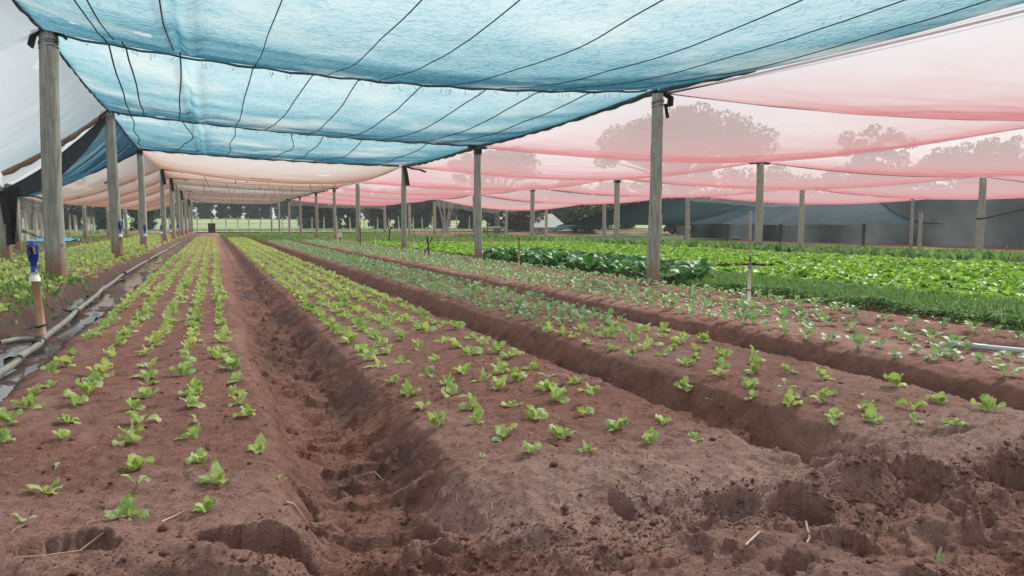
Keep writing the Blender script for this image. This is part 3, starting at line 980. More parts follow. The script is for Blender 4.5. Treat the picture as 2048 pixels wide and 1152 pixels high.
for P in bp[:5]:
    e = P[-1]
    for _ in range(16):
        k = rnd.randrange(1, 40)
        p = e[k] - np.array([0, 0.05, 0.0])
        ln = rnd.uniform(0.15, 0.6)
        q = p + np.array([rnd.uniform(-0.25, 0.25), rnd.uniform(-0.1, 0.1), -ln])
        mb.tube([p, (p + q) / 2 + np.array([rnd.uniform(-0.1, 0.1), 0, 0.05]), q], rnd.choice((0.008, 0.012, 0.02)), 4, False)
fr = link('fringe', mb.mesh('fringe'), M['hem_rust'], bn2)
fr['kind'] = 'stuff'
for j, P in enumerate(bp[:2]):
    link('hem', rolled([tuple(P[-1][k] - np.array([0, 0, 0.02])) for k in range(0, 44, 3)], 0.02, 60 + j).mesh('hem'), M['hem_rust'], bn if j < 2 else bn2)
# beige slope at left
bs = []
for i in range(2, 8):
    bs.append(patch((LOX[i], LOY[i] + 0.05, LOZ[i]), (LX[i] + 0.02, LY[i] + 0.03, LZ[i] - 0.035), (LX[i + 1] + 0.02, LY[i + 1], LZ[i + 1] - 0.035), (LOX[min(i + 1, 7)], LOY[i + 1] if i < 7 else 88, LOZ[min(i + 1, 7)]), 36, 34, 0.15, [0, 0, 0.25, 0.16, 0.1, 0.2, 0.08, 0.1][i], seed=430 + i, wrk=0.015))
bsn = net('shade_net', bs, M['net_beige'], 'pinkish beige shade net sloping down left of the left post row', holes=[(-3.5, 32, 0.2, 0.3), (-4.8, 34, 0.2, 0.3), (-3.0, 36, 0.12, 0.25)])
# hanging beige side curtain
V = []
for k in range(40):
    t = k / 39
    x = -5.95 + 1.15 * t
    zt = 1.86 + 0.28 * t
    for j in range(10):
        s = j / 9
        V.append((x + 0.03 * sin(20 * t), 29.0 + 0.07 * sin(26 * t + s) * s, zt - (zt - 0.45) * s))
F = [(k * 10 + j, k * 10 + j + 1, (k + 1) * 10 + j + 1, (k + 1) * 10 + j) for k in range(39) for j in range(9)]
tag(link('net_curtain', mesh_np('net_curtain', V, F), M['net_beige']), 'brownish beige net curtain hanging to the ground at far left', 'net curtain')

# red nets -----------------------------------------------------
R_ = [(RX[i] + 0.0, RY[i], RZ[i] - 0.03) for i in range(10)]
near = [(6.87, 1.5, 3.02)] + R_
S_ = [(SX, 0.5, 3.45), (SX, 12.0, 3.42)] + [(SX, SY[i], 3.27) for i in range(1, 8)]
T_ = [(TX_, 0.5, 3.3), (TX_, 12.3, 3.2)] + [(TX_, TY[i], 3.02) for i in range(1, 7)]
U_ = [(42, 1, 2.9), (42, 12.5, 2.9), (42, 23.5, 2.75), (42, 34.5, 2.6), (42, 46, 2.7)]
rp = []
for i in range(8):
    rp.append(patch(near[i], S_[i], S_[i + 1], near[i + 1], 60, 50, [0.2, 0.18, 0.15, 0.15, 0.12, 0.12, 0.12, 0.12][i], [0.28, 0.32, 0.34, 0.34, 0.3, 0.3, 0.3, 0.3][i], seed=500 + i, wrk=0.015, edge=0.35))
red1 = net('shade_net', rp, M['net_red'], 'see-through pink and red shade net between the middle row and the lime lettuces')
rq = []
for i in range(6):
    sg = [0.2, 0.2, 0.2, 0.2, 0.3, 0.45][i]
    rq.append(patch(S_[i], T_[i], T_[i + 1], S_[i + 1], 46, 44, sg, [0.28, 0.3, 0.3, 0.34, 0.4, 0.5][i], seed=520 + i, wrk=0.015, edge=0.4))
red2 = net('shade_net', rq, M['net_red'], 'pink shade net sagging beyond the post with the long plank')
rr_ = []
for i in range(4):
    rr_.append(patch(T_[i], U_[i], U_[i + 1], T_[i + 1], 36, 36, 0.2, 0.3, seed=540 + i, wrk=0.03, edge=0.4))
red3 = net('shade_net', rr_, M['net_red'], 'far red shade net right of the rightmost post')
for nt, ps, r in ((red1, rp, 0.012), (red2, rq, 0.02), (red3, rr_, 0.02)):
    for j, P in enumerate(ps[1:], 1):
        e = P[0]
        link('hem', MB().tube([tuple(e[k] - np.array([0, 0, 0.01])) for k in range(0, len(e), 3)], r, 5).mesh('hem'), M['hem_rust'], nt)
# end hem of the red roofs hangs lower
for nt, P, dd in ((red1, rp[-1], 0.5), (red2, rq[-1], 0.6), (red3, rr_[-1], 0.35)):
    e = P[-1]
    n = len(e)
    V = []
    for k in range(n):
        for s in (0, 0.5, 1):
            V.append(e[k] + np.array([0, 0.04 * sin(k * 1.3) * s, -dd * s * (0.8 + 0.4 * (float(vnoise(k * 0.3, 1, 9)) + 0.5))]))
    F = [(k * 3 + j, k * 3 + j + 1, (k + 1) * 3 + j + 1, (k + 1) * 3 + j) for k in range(n - 1) for j in range(2)]
    link('end_flap', mesh_np('end_flap', V, F), M['net_red'], nt)


# support wires
def wire(pts, r, label, group='support wires of the net roofs', name='support_wire'):
    n = 24
    out = []
    for a, b, sag in pts:
        for i in range(n + 1):
            t = i / n
            p = Vector(a).lerp(Vector(b), t)
            p.z -= sag * 4 * t * (1 - t)
            out.append(p)
    tag(link(name, MB().tube(out, r, 6).mesh(name), M['wire']), label, 'wire', group)


wire([((7.02, 1.5, 3.02), (7.02, 11.1, 3.16), 0.02)], 0.012, 'wire running beside the dark blue net edge to the tall nearest middle post')
wire([((7.25, 1.5, 2.98), (7.0, 11.1, 3.13), 0.05)], 0.014, 'lower slack wire under the pink net beside the blue edge')
for i in range(len(RY) - 1):
    wire([((RX[i], RY[i], RZ[i] + 0.0), (RX[i + 1], RY[i + 1], RZ[i + 1]), 0.10)], 0.012, 'support wire along the tops of the middle posts')
for i in range(1, len(SY) - 1):
    wire([((SX, SY[i], 3.27), (SX, SY[i + 1], 3.27), 0.12)], 0.015, 'support wire along the posts behind the lime lettuces')
wire([((SX, 12.0, 3.42), (SX, SY[1], 3.28), 0.10)], 0.02, 'twisted wire running up right from the plank-topped post')
for i in range(1, len(TY) - 2):
    wire([((TX_, TY[i], 3.02), (TX_, TY[i + 1], 3.02), 0.10)], 0.018, 'support wire along the tops of the rightmost posts')

# grey net shelter and charcoal net wall at right
sh = empty('net_shelter', (37.5, 50, -0.5))
tag(sh, 'grey-blue net shelter with sagging roof behind the red net at right', 'net shelter')
nu, nv = 60, 24
V = []
for j in range(nv):
    s = j / (nv - 1)
    for i in range(nu):
        t = i / (nu - 1)
        y = 29.6 + 26.5 * t + 11 * s * (1 - t) + 1.5 * s
        x0 = 37.5
        z0 = 1.0 - 0.06 * abs(sin(pi * t * 5)) + 0.04 * sin(9 * t)
        z1 = 3.0 + 0.5 * sin(pi * t)
        x = x0 + 9 * s
        z = z0 + (z1 - z0) * s - 0.35 * 4 * s * (1 - s) * 0.5
        k = sst(0.0, 0.16, np.array(t))          # the near corner is pinned down
        z = 1.0 + (z - 1.0) * float(k)
        V.append((x - 37.5, y - 50, z + 0.5))
roofme = mesh_np('net_roof', V, grid_faces(nv, nu))
link('net_roof', roofme, M['net_grey'], sh)
for y in (36.5, 44, 50, 55.8):
    link('pole', MB().tube([(0, y - 50, -0.1), (0.03, y - 50, 1.5)], 0.09, 8).mesh('pole'), M['dark_wood'], sh)
V = []
for j in range(16):
    s = j / 15
    for i in range(30):
        t = i / 29
        y = 56.5 + 30 * t
        V.append((38.5 + 8 * s, y, 0.9 + (1.9 + 0.9 * sin(pi * t)) * s - 0.5 * s * (1 - s) - 0.9 * float(sst(0.9, 1.0, np.array(t)))))
tag(link('net_roof', mesh_np('net_roof', V, grid_faces(16, 30)), M['net_grey_dark']), 'dark net roof sagging low at the left end of the grey net shelter', 'shade net')
V = []
nn = 70
for i in range(nn):
    t = i / (nn - 1)
    y = 18 + 50 * t
    for j in range(8):
        s = j / 7
        V.append((46.5 + (0.18 * sin(41 * t) + 0.4 * float(vnoise(t * 9, s * 1.5, 4))) * (0.3 + s), y, 3.6 + 0.25 * sin(26 * t) * (1 - s) - 4.2 * s))
tag(link('net_wall', mesh_np('net_wall', V, grid_faces(nn, 8)), M['net_black']), 'charcoal shade net hung as a tall wall behind the rightmost posts', 'net wall')


# ------------------------------------------------------------------ plants
def leaf(L, Wd, el, curl, pet=0.25, ruffle=0.1, seed=0, nu=6, nv=5, lobe=0.0, cup=0.25, z0=0.0):
    """one leaf: petiole then a blade, pointing along +X, bending by curl"""
    rr = random.Random(seed)
    ph = rr.uniform(0, 6.28)
    V = []
    ang = el
    px, pz = 0.004, z0
    for i in range(nu + 1):
        t = i / nu
        if t < pet:
            hw = Wd * 0.10
        else:
            q = (t - pet) / (1 - pet)
            hw = Wd * 0.5 * (sin(pi * min(1, 0.08 + 0.85 * q ** 0.9)) ** 0.6) * (0.9 + 0.15 * q)
        nx, nz = -sin(ang), cos(ang)
        for j in range(nv):
            s = -1 + 2 * j / (nv - 1)
            rf = ruffle * Wd * sin(4.1 * s * 1.5 + 7.5 * t + ph) * abs(s) ** 1.5 * (t > pet)
            c = cup * hw * s * s + rf
            wv = hw * s * (1 + 0.14 * sin(9 * t + ph + s * 2) * abs(s))
            V.append((px + nx * c, wv, pz + nz * c))
        st = L / nu
        px += cos(ang) * st
        pz += sin(ang) * st
        ang -= curl / nu * (1.6 if t > 0.4 else 0.5)
    F = [(i * nv + j, i * nv + j + 1, (i + 1) * nv + j + 1, (i + 1) * nv + j) for i in range(nu) for j in range(nv - 1)]
    rib = []
    for i in range(nu + 1):
        for j in range(nv):
            t = i / nu
            rib.append(max(0, 1 - t / max(pet * 1.3, 0.01)) * 0.9 if True else 0)
    return np.array(V), np.array(F), np.array(rib)


def rotz(V, a):
    c, s = cos(a), sin(a)
    return np.stack([V[:, 0] * c - V[:, 1] * s, V[:, 0] * s + V[:, 1] * c, V[:, 2]], -1)


def twist(V, a):
    """turn a leaf progressively about its own run"""
    V = V.copy()
    n = len(V) // 5
    for i in range(n):
        q = V[i * 5:(i + 1) * 5]
        c = q.mean(0)
        an = a * i / n
        d = q - c
        V[i * 5:(i + 1) * 5, 1] = c[1] + d[:, 1] * cos(an) - d[:, 2] * sin(an)
        V[i * 5:(i + 1) * 5, 2] = c[2] + d[:, 1] * sin(an) + d[:, 2] * cos(an)
    return V


def rib_attr(me, rib):
    a = me.attributes.new('rib', 'FLOAT', 'POINT')
    a.data.foreach_set('value', np.asarray(rib, np.float32))


def plant_kind(kind, seed):
    """list of (V, F, rib) leaves of one plant"""
    rr = random.Random(seed)
    out = []
    if kind == 'lettuce':
        n = rr.choice((5, 6, 6, 7, 8))
        a0 = rr.uniform(0, 6.28)
        for k in range(n):
            L = rr.uniform(0.048, 0.076) * (1 if k % 3 else 0.8)
            el = radians(rr.choice((30, 55, 66, 76, 85)) + rr.uniform(-8, 8))
            v, f, r = leaf(L, L * rr.uniform(0.50, 0.78), el, radians(rr.uniform(10, 95)), rr.uniform(0.22, 0.36), 0.20, rr.random(), 7, 5, cup=rr.uniform(-0.05, 0.3))
            v = twist(v, rr.uniform(-0.9, 0.9))
            out.append((rotz(v, a0 + k * 2.4 + rr.uniform(-0.6, 0.6)), f, r))
    elif kind == 'wilted':
        n = 3
        a0 = rr.uniform(0, 6.28)
        for k in range(n):
            L = rr.uniform(0.04, 0.06)
            v, f, r = leaf(L, L * 0.4, radians(rr.uniform(10, 60)), radians(rr.uniform(50, 110)), 0.4, 0.1, rr.random(), 5, 3)
            out.append((rotz(v, a0 + k * 2.1), f, r))
    elif kind == 'brassica':
        n = rr.choice((5, 6, 6, 7))
        a0 = rr.uniform(0, 6.28)
        for k in range(n):
            L = rr.uniform(0.11, 0.17)
            el = radians(rr.choice((45, 60, 70, 80)) + rr.uniform(-8, 8))
            v, f, r = leaf(L, L * rr.uniform(0.44, 0.58), el, radians(rr.uniform(35, 95)), 0.45, 0.10, rr.random(), 7, 5)
            out.append((rotz(v, a0 + k * 2.4 + rr.uniform(-0.4, 0.4)), f, r))
    elif kind == 'lime':
        n = 11
        a0 = rr.uniform(0, 6.28)
        for k in range(n):
            q = k / n
            L = rr.uniform(0.13, 0.19) * (1 - 0.35 * q)
            el = radians(25 + 55 * q + rr.uniform(-8, 8))
            v, f, r = leaf(L, L * 0.85, el, radians(rr.uniform(30, 60)), 0.1, 0.16, rr.random(), 5, 5, cup=0.2)
            out.append((rotz(v, a0 + k * 2.4), f, r * 0.4))
    elif kind == 'chard':
        n = 9
        a0 = rr.uniform(0, 6.28)
        for k in range(n):
            q = k / n
            L = rr.uniform(0.36, 0.50)
            el = radians(40 + 45 * q + rr.uniform(-8, 8))
            v, f, r = leaf(L, L * 0.45, el, radians(rr.uniform(50, 110)), 0.4, 0.08, rr.random(), 7, 5, cup=0.2)
            out.append((rotz(v, a0 + k * 2.4), f, r * 0.5))
    return out


def joined(leaves):
    VV, FF, RR, o = [], [], [], 0
    for v, f, r in leaves:
        VV.append(v)
        FF.append(f + o)
        RR.append(r)
        o += len(v)
    return np.concatenate(VV), np.concatenate(FF), np.concatenate(RR)


class Kind:
    def __init__(s, kind, mat, nvar, seed):
        s.mat = mat
        s.raw = [plant_kind(kind, seed + i * 7) for i in range(nvar)]
        s.joint = [joined(r) for r in s.raw]
        s.whole = []
        s.leaves = []
        for r, (v, f, rb) in zip(s.raw, s.joint):
            me = mesh_np('plant', v, f)
            rib_attr(me, rb)
            me.materials.append(M[mat])
            s.whole.append(me)
            ls = []
            for lv, lf, lr in r:
                m2 = mesh_np('leaf', lv, lf)
                rib_attr(m2, lr)
                m2.materials.append(M[mat])
                ls.append(m2)
            s.leaves.append(ls)
        s.n = nvar

    def place(s, name, x, y, sc, split, label, cat, group, z=None, tilt=0.0, rz=None):
        i = rnd.randrange(s.n)
        z = tz(x, y) - 0.004 if z is None else z
        rz = rnd.uniform(0, 6.28) if rz is None else rz
        rot = (rnd.uniform(-tilt, tilt), rnd.uniform(-tilt, tilt), rz)
        if split:
            o = empty(name, (x, y, z))
            for m2 in s.leaves[i]:
                link('leaf', m2, None, o)
        else:
            o = link(name, s.whole[i])
            o.location = (x, y, z)
        o.rotation_euler = rot
        o.scale = (sc, sc, sc * rnd.uniform(0.9, 1.1))
        return tag(o, label, cat, group)

    def scatter(s, name, XY, sc, label, low=None, zoff=0.0):
        """the rest of them, joined"""
        XY = np.asarray(XY, float)
        Z = terrain(XY[:, 0], XY[:, 1]) + zoff
        var = R.integers(0, s.n, len(XY))
        VV, FF, RR, o = [], [], [], 0
        for k in range(s.n):
            ix = np.where(var == k)[0]
            if not len(ix):
                continue
            v, f, rb = s.joint[k]
            a = R.uniform(0, 6.28, len(ix))
            q = sc * R.uniform(0.75, 1.2, len(ix)) if np.isscalar(sc) else np.asarray(sc)[ix] * R.uniform(0.8, 1.2, len(ix))
            c, sn = np.cos(a)[:, None], np.sin(a)[:, None]
            x = (v[None, :, 0] * c - v[None, :, 1] * sn) * q[:, None] + XY[ix, 0][:, None]
            y = (v[None, :, 0] * sn + v[None, :, 1] * c) * q[:, None] + XY[ix, 1][:, None]
            z = v[None, :, 2] * q[:, None] + Z[ix][:, None]
            VV.append(np.stack([x, y, z], -1).reshape(-1, 3))
            ff = f[None] + (np.arange(len(ix)) * len(v))[:, None, None] + o
            FF.append(ff.reshape(-1, 4))
            RR.append(np.tile(rb, len(ix)))
            o += len(ix) * len(v)
        me = mesh_np(name, np.concatenate(VV), np.concatenate(FF))
        rib_attr(me, np.concatenate(RR))
        ob = link(name, me, M[s.mat])
        return tag(ob, label, kind='stuff')


K_let = Kind('lettuce', 'lettuce', 26, 1000)
K_wil = Kind('wilted', 'lettuce', 4, 1500)
K_bra = Kind('brassica', 'brassica', 12, 2000)
K_lime = Kind('lime', 'lime', 6, 3000)
K_cha = Kind('chard', 'chard', 6, 4000)

ORD = ['first', 'second', 'third', 'fourth', 'fifth', 'sixth', 'seventh', 'eighth', 'ninth', 'tenth', 'eleventh', 'twelfth', 'thirteenth', 'fourteenth']
B1 = [[(-0.93, 4.08), (-0.98, 4.41), (-0.98, 4.79), (-1.01, 5.18), (-0.97, 5.36), (-1.04, 5.88), (-0.99, 6.08), (-1.03, 6.62), (-1.03, 7.34)],
      [(-0.63, 2.97), (-0.61, 3.24), (-0.63, 3.53), (-0.68, 4.0), (-0.7, 4.31), (-0.74, 4.78), (-0.71, 5.04), (-0.72, 5.34), (-0.73, 5.69), (-0.73, 5.96), (-0.75, 6.42), (-0.75, 7.03)],
      [(-0.3, 2.86), (-0.3, 3.21), (-0.33, 3.42), (-0.38, 3.84), (-0.37, 4.18), (-0.43, 4.54), (-0.38, 4.84), (-0.4, 5.19), (-0.43, 5.48), (-0.44, 5.86), (-0.5, 6.39), (-0.47, 6.89)],
      [(-0.05, 2.81), (-0.01, 3.13), (-0.08, 3.43), (-0.1, 3.82), (-0.1, 4.13), (-0.14, 4.46), (-0.14, 4.79), (-0.14, 5.04), (-0.21, 5.45), (-0.18, 5.72), (-0.21, 6.05), (-0.21, 6.45)],
      [(0.22, 3.15), (0.17, 3.51), (0.13, 4.15), (0.11, 4.45), (0.09, 4.71), (0.12, 5.15), (0.1, 5.56), (0.09, 5.85), (0.0, 6.12), (0.04, 6.43), (0.05, 6.89)]]
B2 = [[(1.04, 3.07), (1.0, 3.6), (1.03, 4.01), (1.04, 4.37), (1.04, 4.71), (1.05, 5.29)],
      [(1.25, 3.0), (1.25, 3.31), (1.22, 3.62), (1.28, 3.91), (1.27, 4.25), (1.33, 4.56), (1.31, 4.9), (1.24, 5.36), (1.23, 5.77), (1.27, 6.27), (1.3, 6.65)],
      [(1.49, 2.92), (1.48, 3.17), (1.53, 3.59), (1.5, 3.88), (1.58, 4.26), (1.57, 4.55), (1.54, 4.81), (1.5, 5.41), (1.51, 5.91), (1.5, 6.45)],
      [(1.81, 2.94), (1.81, 3.22), (1.78, 3.56), (1.77, 3.88), (1.82, 4.14), (1.78, 4.47), (1.77, 4.77), (1.79, 5.23), (1.79, 5.52), (1.77, 5.84), (1.76, 6.11), (1.8, 6.82)],
      [(2.05, 2.94), (2.08, 3.26), (2.07, 4.0), (2.08, 4.27), (2.04, 4.58), (2.03, 4.86), (2.06, 5.28), (2.04, 5.55), (2.08, 5.99), (2.06, 6.26), (2.13, 6.95)]]
B3 = [[(2.93, 3.0), (2.93, 3.33), (2.92, 3.63), (2.84, 3.88), (2.85, 4.21), (2.91, 4.99), (2.94, 5.35), (2.91, 5.72), (2.93, 6.02)],
      [(3.08, 2.9), (3.13, 3.28), (3.07, 3.47), (3.04, 3.81), (3.05, 4.13), (3.09, 4.55), (3.18, 4.96), (3.16, 5.22), (3.2, 5.91)],
      [(3.26, 2.8), (3.23, 3.06), (3.35, 3.46), (3.29, 3.77), (3.32, 4.11), (3.25, 4.39), (3.28, 4.72), (3.38, 5.18), (3.33, 5.42), (3.32, 5.65)],
      [(3.44, 2.73), (3.5, 3.02), (3.53, 3.41), (3.58, 4.09), (3.6, 4.46), (3.54, 4.75), (3.53, 5.07), (3.58, 5.37), (3.66, 5.77), (3.66, 6.14), (3.61, 6.37)],
      [(3.82, 2.83), (3.78, 3.08), (3.87, 3.47), (3.62, 3.82), (3.91, 4.85), (3.86, 5.44), (3.83, 5.67), (3.87, 6.05), (3.87, 6.38)]]
ROWS = ['row nearest the channel', 'second row from the channel', 'middle row', 'fourth row from the channel', 'row along the deep furrow']
ROWS2 = ['row along the deep furrow', 'second row from the deep furrow', 'middle row', 'second row from the right', 'rightmost row']
BEDS = ['left bed', 'middle bed', 'third bed']
WIL = {(-0.63, 2.97), (-0.63, 3.53), (-0.3, 3.21), (0.22, 3.15), (1.04, 3.07), (-0.1, 4.13), (2.04, 4.58), (1.79, 5.23), (3.29, 3.77), (3.53, 3.41), (2.84, 3.88)}
rest_let = []
count = 0
cand = []
for b, bed in enumerate((B1, B2, B3)):
    rows = ROWS if b == 0 else ROWS2
    for r, row in enumerate(bed):
        for k, (x, y) in enumerate(row):
            cand.append((x, y, b, r, k))
        # the row goes on, each plant a little way behind the last
        x0 = [[-1.02, -0.74, -0.45, -0.20, 0.05], [1.06, 1.29, 1.53, 1.80, 2.08], [2.93, 3.18, 3.36, 3.62, 3.86]][b][r]
        y = row[-1][1]
        k = len(row)
        lim = (62, 58, 6.6)[b]
        while True:
            y += (0.205 + 0.06 * rnd.random()) * (1 + 0.004 * y)
            if y > lim:
                break
            cand.append((x0 + rnd.gauss(0, 0.022), y, b, r, k))
            k += 1
cand.sort(key=lambda c: c[0] ** 2 + c[1] ** 2)
for i, (x, y, b, r, k) in enumerate(cand):
    if i >= 290:
        rest_let.append((x, y))
        continue
    rows = ROWS if b == 0 else ROWS2
    w_ = (x, y) in WIL
    if k == 0:
        lab = f"{'small limp' if w_ else 'pale green'} lettuce seedling at the headland end, {rows[r]}, {BEDS[b]}"
    elif k < 12:
        lab = f"{'small limp' if w_ else 'pale green'} lettuce seedling, {ORD[k]} from the headland, {rows[r]}, {BEDS[b]}"
    else:
        lab = f"lettuce seedling in the crowded farther part, {rows[r]}, {BEDS[b]}"
    sc = rnd.choice((1.0, 1.2, 1.35, 1.45, 1.55)) * rnd.uniform(0.92, 1.08) * (0.86 if y < 3.7 else 1.0)
    (K_wil if w_ else K_let).place('lettuce_seedling', x, y, sc, y < 5.3 and not w_ and i < 130, lab, 'lettuce plant', f'lettuce seedlings of the {BEDS[b]}', tilt=0.3)
# lettuces of the bed left of the channel
bed0 = []
for x in (-1.93, -2.15, -2.36, -2.58, -2.86, -3.15, -3.45, -3.75, -4.05):
    y = 5.6
    while y < 55:
        y += rnd.uniform(0.26, 0.36)
        if rnd.random() < (0.80 if y > 8.5 else 0.6):
            bed0.append((x + rnd.gauss(0, 0.04), y))
K_let.scatter('lettuce_rows', rest_let + bed0, [1.45] * len(rest_let) + [1.5] * len(bed0), 'rows of young lettuces running on towards the far end of the beds')

# brassica seedlings: far part of the third bed, fourth bed and the narrow bed
B4 = [(4.73, 5.19), (4.75, 4.28), (4.78, 5.5), (4.84, 4.72), (4.85, 5.03), (4.88, 3.51), (4.91, 4.06), (4.99, 4.31), (5.0, 4.66), (5.07, 4.04), (5.09, 3.71), (5.11, 5.57), (5.15, 3.9), (5.16, 4.19), (5.42, 4.75), (5.43, 4.21), (5.45, 4.51), (5.46, 3.89), (5.57, 5.5), (5.63, 5.03), (5.63, 5.3), (5.71, 4.55), (5.71, 4.78)]
B5 = [(6.51, 5.32), (6.51, 5.64), (6.53, 5.02), (6.55, 4.81), (6.56, 4.61)]
bc = [(x, y, 'fourth bed', True, '') for x, y in B4] + [(x, y, 'narrow fifth bed', True, '') for x, y in B5]
RW = ['leftmost row', 'second row from the left', 'middle row', 'fourth row from the left', 'rightmost row']
for ri, x0 in enumerate((4.85, 5.08, 5.42, 5.64, 5.85)):
    y = 5.6
    while y < 46:
        y += rnd.uniform(0.25, 0.36)
        bc.append((x0 + rnd.gauss(0, 0.022), y, 'fourth bed', False, RW[ri]))
for x0 in (6.52, 6.78):
    y = 5.7 if x0 < 6.6 else 6.4
    while y < 46:
        y += rnd.uniform(0.24, 0.36)
        bc.append((x0 + rnd.gauss(0, 0.03), y, 'narrow fifth bed', False, 'row nearest the fourth bed' if x0 < 6.6 else 'row nearest the posts'))
for ri, x0 in enumerate((2.98, 3.2, 3.42, 3.65, 3.87)):
    y = 6.5
    while y < 46:
        y += rnd.uniform(0.25, 0.36)
        bc.append((x0 + rnd.gauss(0, 0.022), y, 'third bed', False, RW[ri]))
bc.sort(key=lambda c: c[0] ** 2 + c[1] ** 2)
rest = []
seen = {}
for i, (x, y, bed, dg, rw) in enumerate(bc):
    if i >= 290:
        rest.append((x, y))
        continue
    k = seen.get(bed, 0)
    seen[bed] = k + 1
    if dg and k < 14:
        lab = f"blue-green cabbage seedling, {ORD[k]} from the near end of the {bed}"
    else:
        part = 'near part' if y < 8.2 else 'middle part' if y < 12 else 'far part'
        lab = f"blue-green cabbage seedling, {rw}, {part} of the {bed}"
    K_bra.place('cabbage_seedling', x, y, rnd.uniform(0.62, 0.98) * (0.9 if y < 4.3 else 1), dg and i < 32, lab, 'cabbage plant', f'cabbage seedlings of the {bed}', tilt=0.15)
K_bra.scatter('cabbage_rows', rest, 0.85, 'rows of blue-green seedlings fading into the distance')

# dark leafy clump behind the second middle post
ch = []
for x0 in (7.45, 7.85, 8.3, 8.75):
    y = 11.6 + rnd.random() * 0.4
    while y < 20.8:
        y += rnd.uniform(0.36, 0.5)
        ch.append((x0 + rnd.gauss(0, 0.05), y))
ch += [(7.5, 11.2), (7.6, 10.9), (7.9, 11.4)]
for i, (x, y) in enumerate(ch):
    K_cha.place('chard_plant', x, y, rnd.uniform(0.85, 1.1), False,
                'dark green chard plant at the near end of the tall leafy clump' if y < 14 else 'dark green chard plant in the far part of the tall leafy clump',
                'leaf vegetable', 'chard plants of the dark clump')

# lime green lettuces
lm = []
for x0 in np.arange(8.75, 17.6, 0.27):
    for y0 in np.arange(4.6, 37, 0.28):
        if x0 < 9.1 and 11 < y0 < 21:
            continue
        if vnoise(x0 * 0.5, y0 * 0.35, 77) > 0.40:
            continue
        lm.append((x0 + rnd.gauss(0, 0.06), y0 + rnd.gauss(0, 0.06)))
for x0 in np.arange(7.45, 8.8, 0.3):
    for y0 in np.arange(21.3, 40, 0.31):
        lm.append((x0 + rnd.gauss(0, 0.03), y0 + rnd.gauss(0, 0.03)))
lm = [p for p in lm if p[0] < p[1] * 1.55 + 1]
lm.sort(key=lambda c: c[0] ** 2 + c[1] ** 2)
for i, (x, y) in enumerate(lm[:200]):
    K_lime.place('lime_lettuce', x, y, rnd.uniform(0.75, 1.25), False, 'lime green lettuce head ' + ('right of the cream sprinkler stake' if x > y * 0.775 else 'left of the cream sprinkler stake') + ' at the near edge', 'lettuce head', 'lime green lettuce heads', tilt=0.1)
K_lime.scatter('lettuce_heads', lm[200:], R.uniform(0.7, 1.3, len(lm) - 200), 'dense bed of bright lime green lettuces at right')


# feathery carpets: many small blades and leaflets
def tufts(name, XY, h, w, mat, label, nb=7, spread=0.05, zoff=0.0):
    XY = np.asarray(XY, float)
    n = len(XY)
    XY = np.repeat(XY, nb, 0) + R.normal(0, spread, (n * nb, 2))
    m = n * nb
    Z = terrain(XY[:, 0], XY[:, 1]) + zoff
    a = R.uniform(0, 6.28, m)
    le = R.uniform(0.15, 0.75, m)
    hh = h * R.uniform(0.6, 1.15, m)
    d = np.stack([np.cos(a) * le, np.sin(a) * le, np.ones(m)], -1) * hh[:, None]
    s = np.stack([-np.sin(a), np.cos(a), np.zeros(m)], -1) * (w * R.uniform(0.6, 1.3, m))[:, None]
    b = np.concatenate([XY, Z[:, None]], 1)
    V = np.stack([b - s * 0.3, b + s * 0.3, b + d * 0.65 + s, b + d, b + d * 0.65 - s], 1)
    Vq = V[:, [0, 1, 2, 4], :]
    Vt = V[:, [4, 2, 3, 3], :]
    V4 = np.concatenate([V[:, 0:1], V[:, 1:2], V[:, 2:3], V[:, 3:4], V[:, 4:5]], 1).reshape(-1, 3)
    base = np.arange(m)[:, None] * 5
    F1 = base + np.array([[0, 1, 2, 4]])
    me = bpy.data.meshes.new(name)
    F2 = base + np.array([[4, 2, 3]])
    me.vertices.add(len(V4))
    me.vertices.foreach_set('co', V4.astype(np.float32).ravel())
    loops = np.concatenate([F1.ravel(), F2.ravel()]).astype(np.int32)
    me.loops.add(len(loops))
    me.polygons.add(2 * m)
    me.loops.foreach_set('vertex_index', loops)
    ls = np.concatenate([np.arange(m) * 4, 4 * m + np.arange(m) * 3]).astype(np.int32)
    me.polygons.foreach_set('loop_start', ls)
    me.update(calc_edges=True)
    o = link(name, me, M[mat])
    return tag(o, label, kind='stuff')


def rect(n, x0, x1, y0, y1):
    return np.stack([R.uniform(x0, x1, n), R.uniform(y0, y1, n)], -1)


def leaflets(name, XY, h, size, mat, label, per=9, spread=0.06):
    XY = np.repeat(np.asarray(XY, float), per, 0)
    m = len(XY)
    XY = XY + R.normal(0, spread, (m, 2))
    Z = terrain(XY[:, 0], XY[:, 1]) + h * (0.1 + R.random(m) ** 0.6) * (0.4 + 1.2 * (vnoise(XY[:, 0] * 2.6, XY[:, 1] * 2.6, 91) + 0.5))
    P = np.concatenate([XY, Z[:, None]], 1)
    a = R.normal(0, 1, (m, 3)) * np.array([1, 1, 0.55])
    a /= np.linalg.norm(a, axis=1)[:, None]
    b = np.cross(a, R.normal(0, 1, (m, 3)) * np.array([0.4, 0.4, 1]))
    b /= np.linalg.norm(b, axis=1)[:, None] + 1e-9
    q = (size * R.uniform(0.5, 1.4, m))[:, None]
    V = np.stack([P - a * q, P + b * q * 0.55, P + a * q, P - b * q * 0.55], 1).reshape(-1, 3)
    o = link(name, mesh_np(name, V, np.arange(4 * m).reshape(-1, 4), False), M[mat])
    return tag(o, label, kind='stuff')


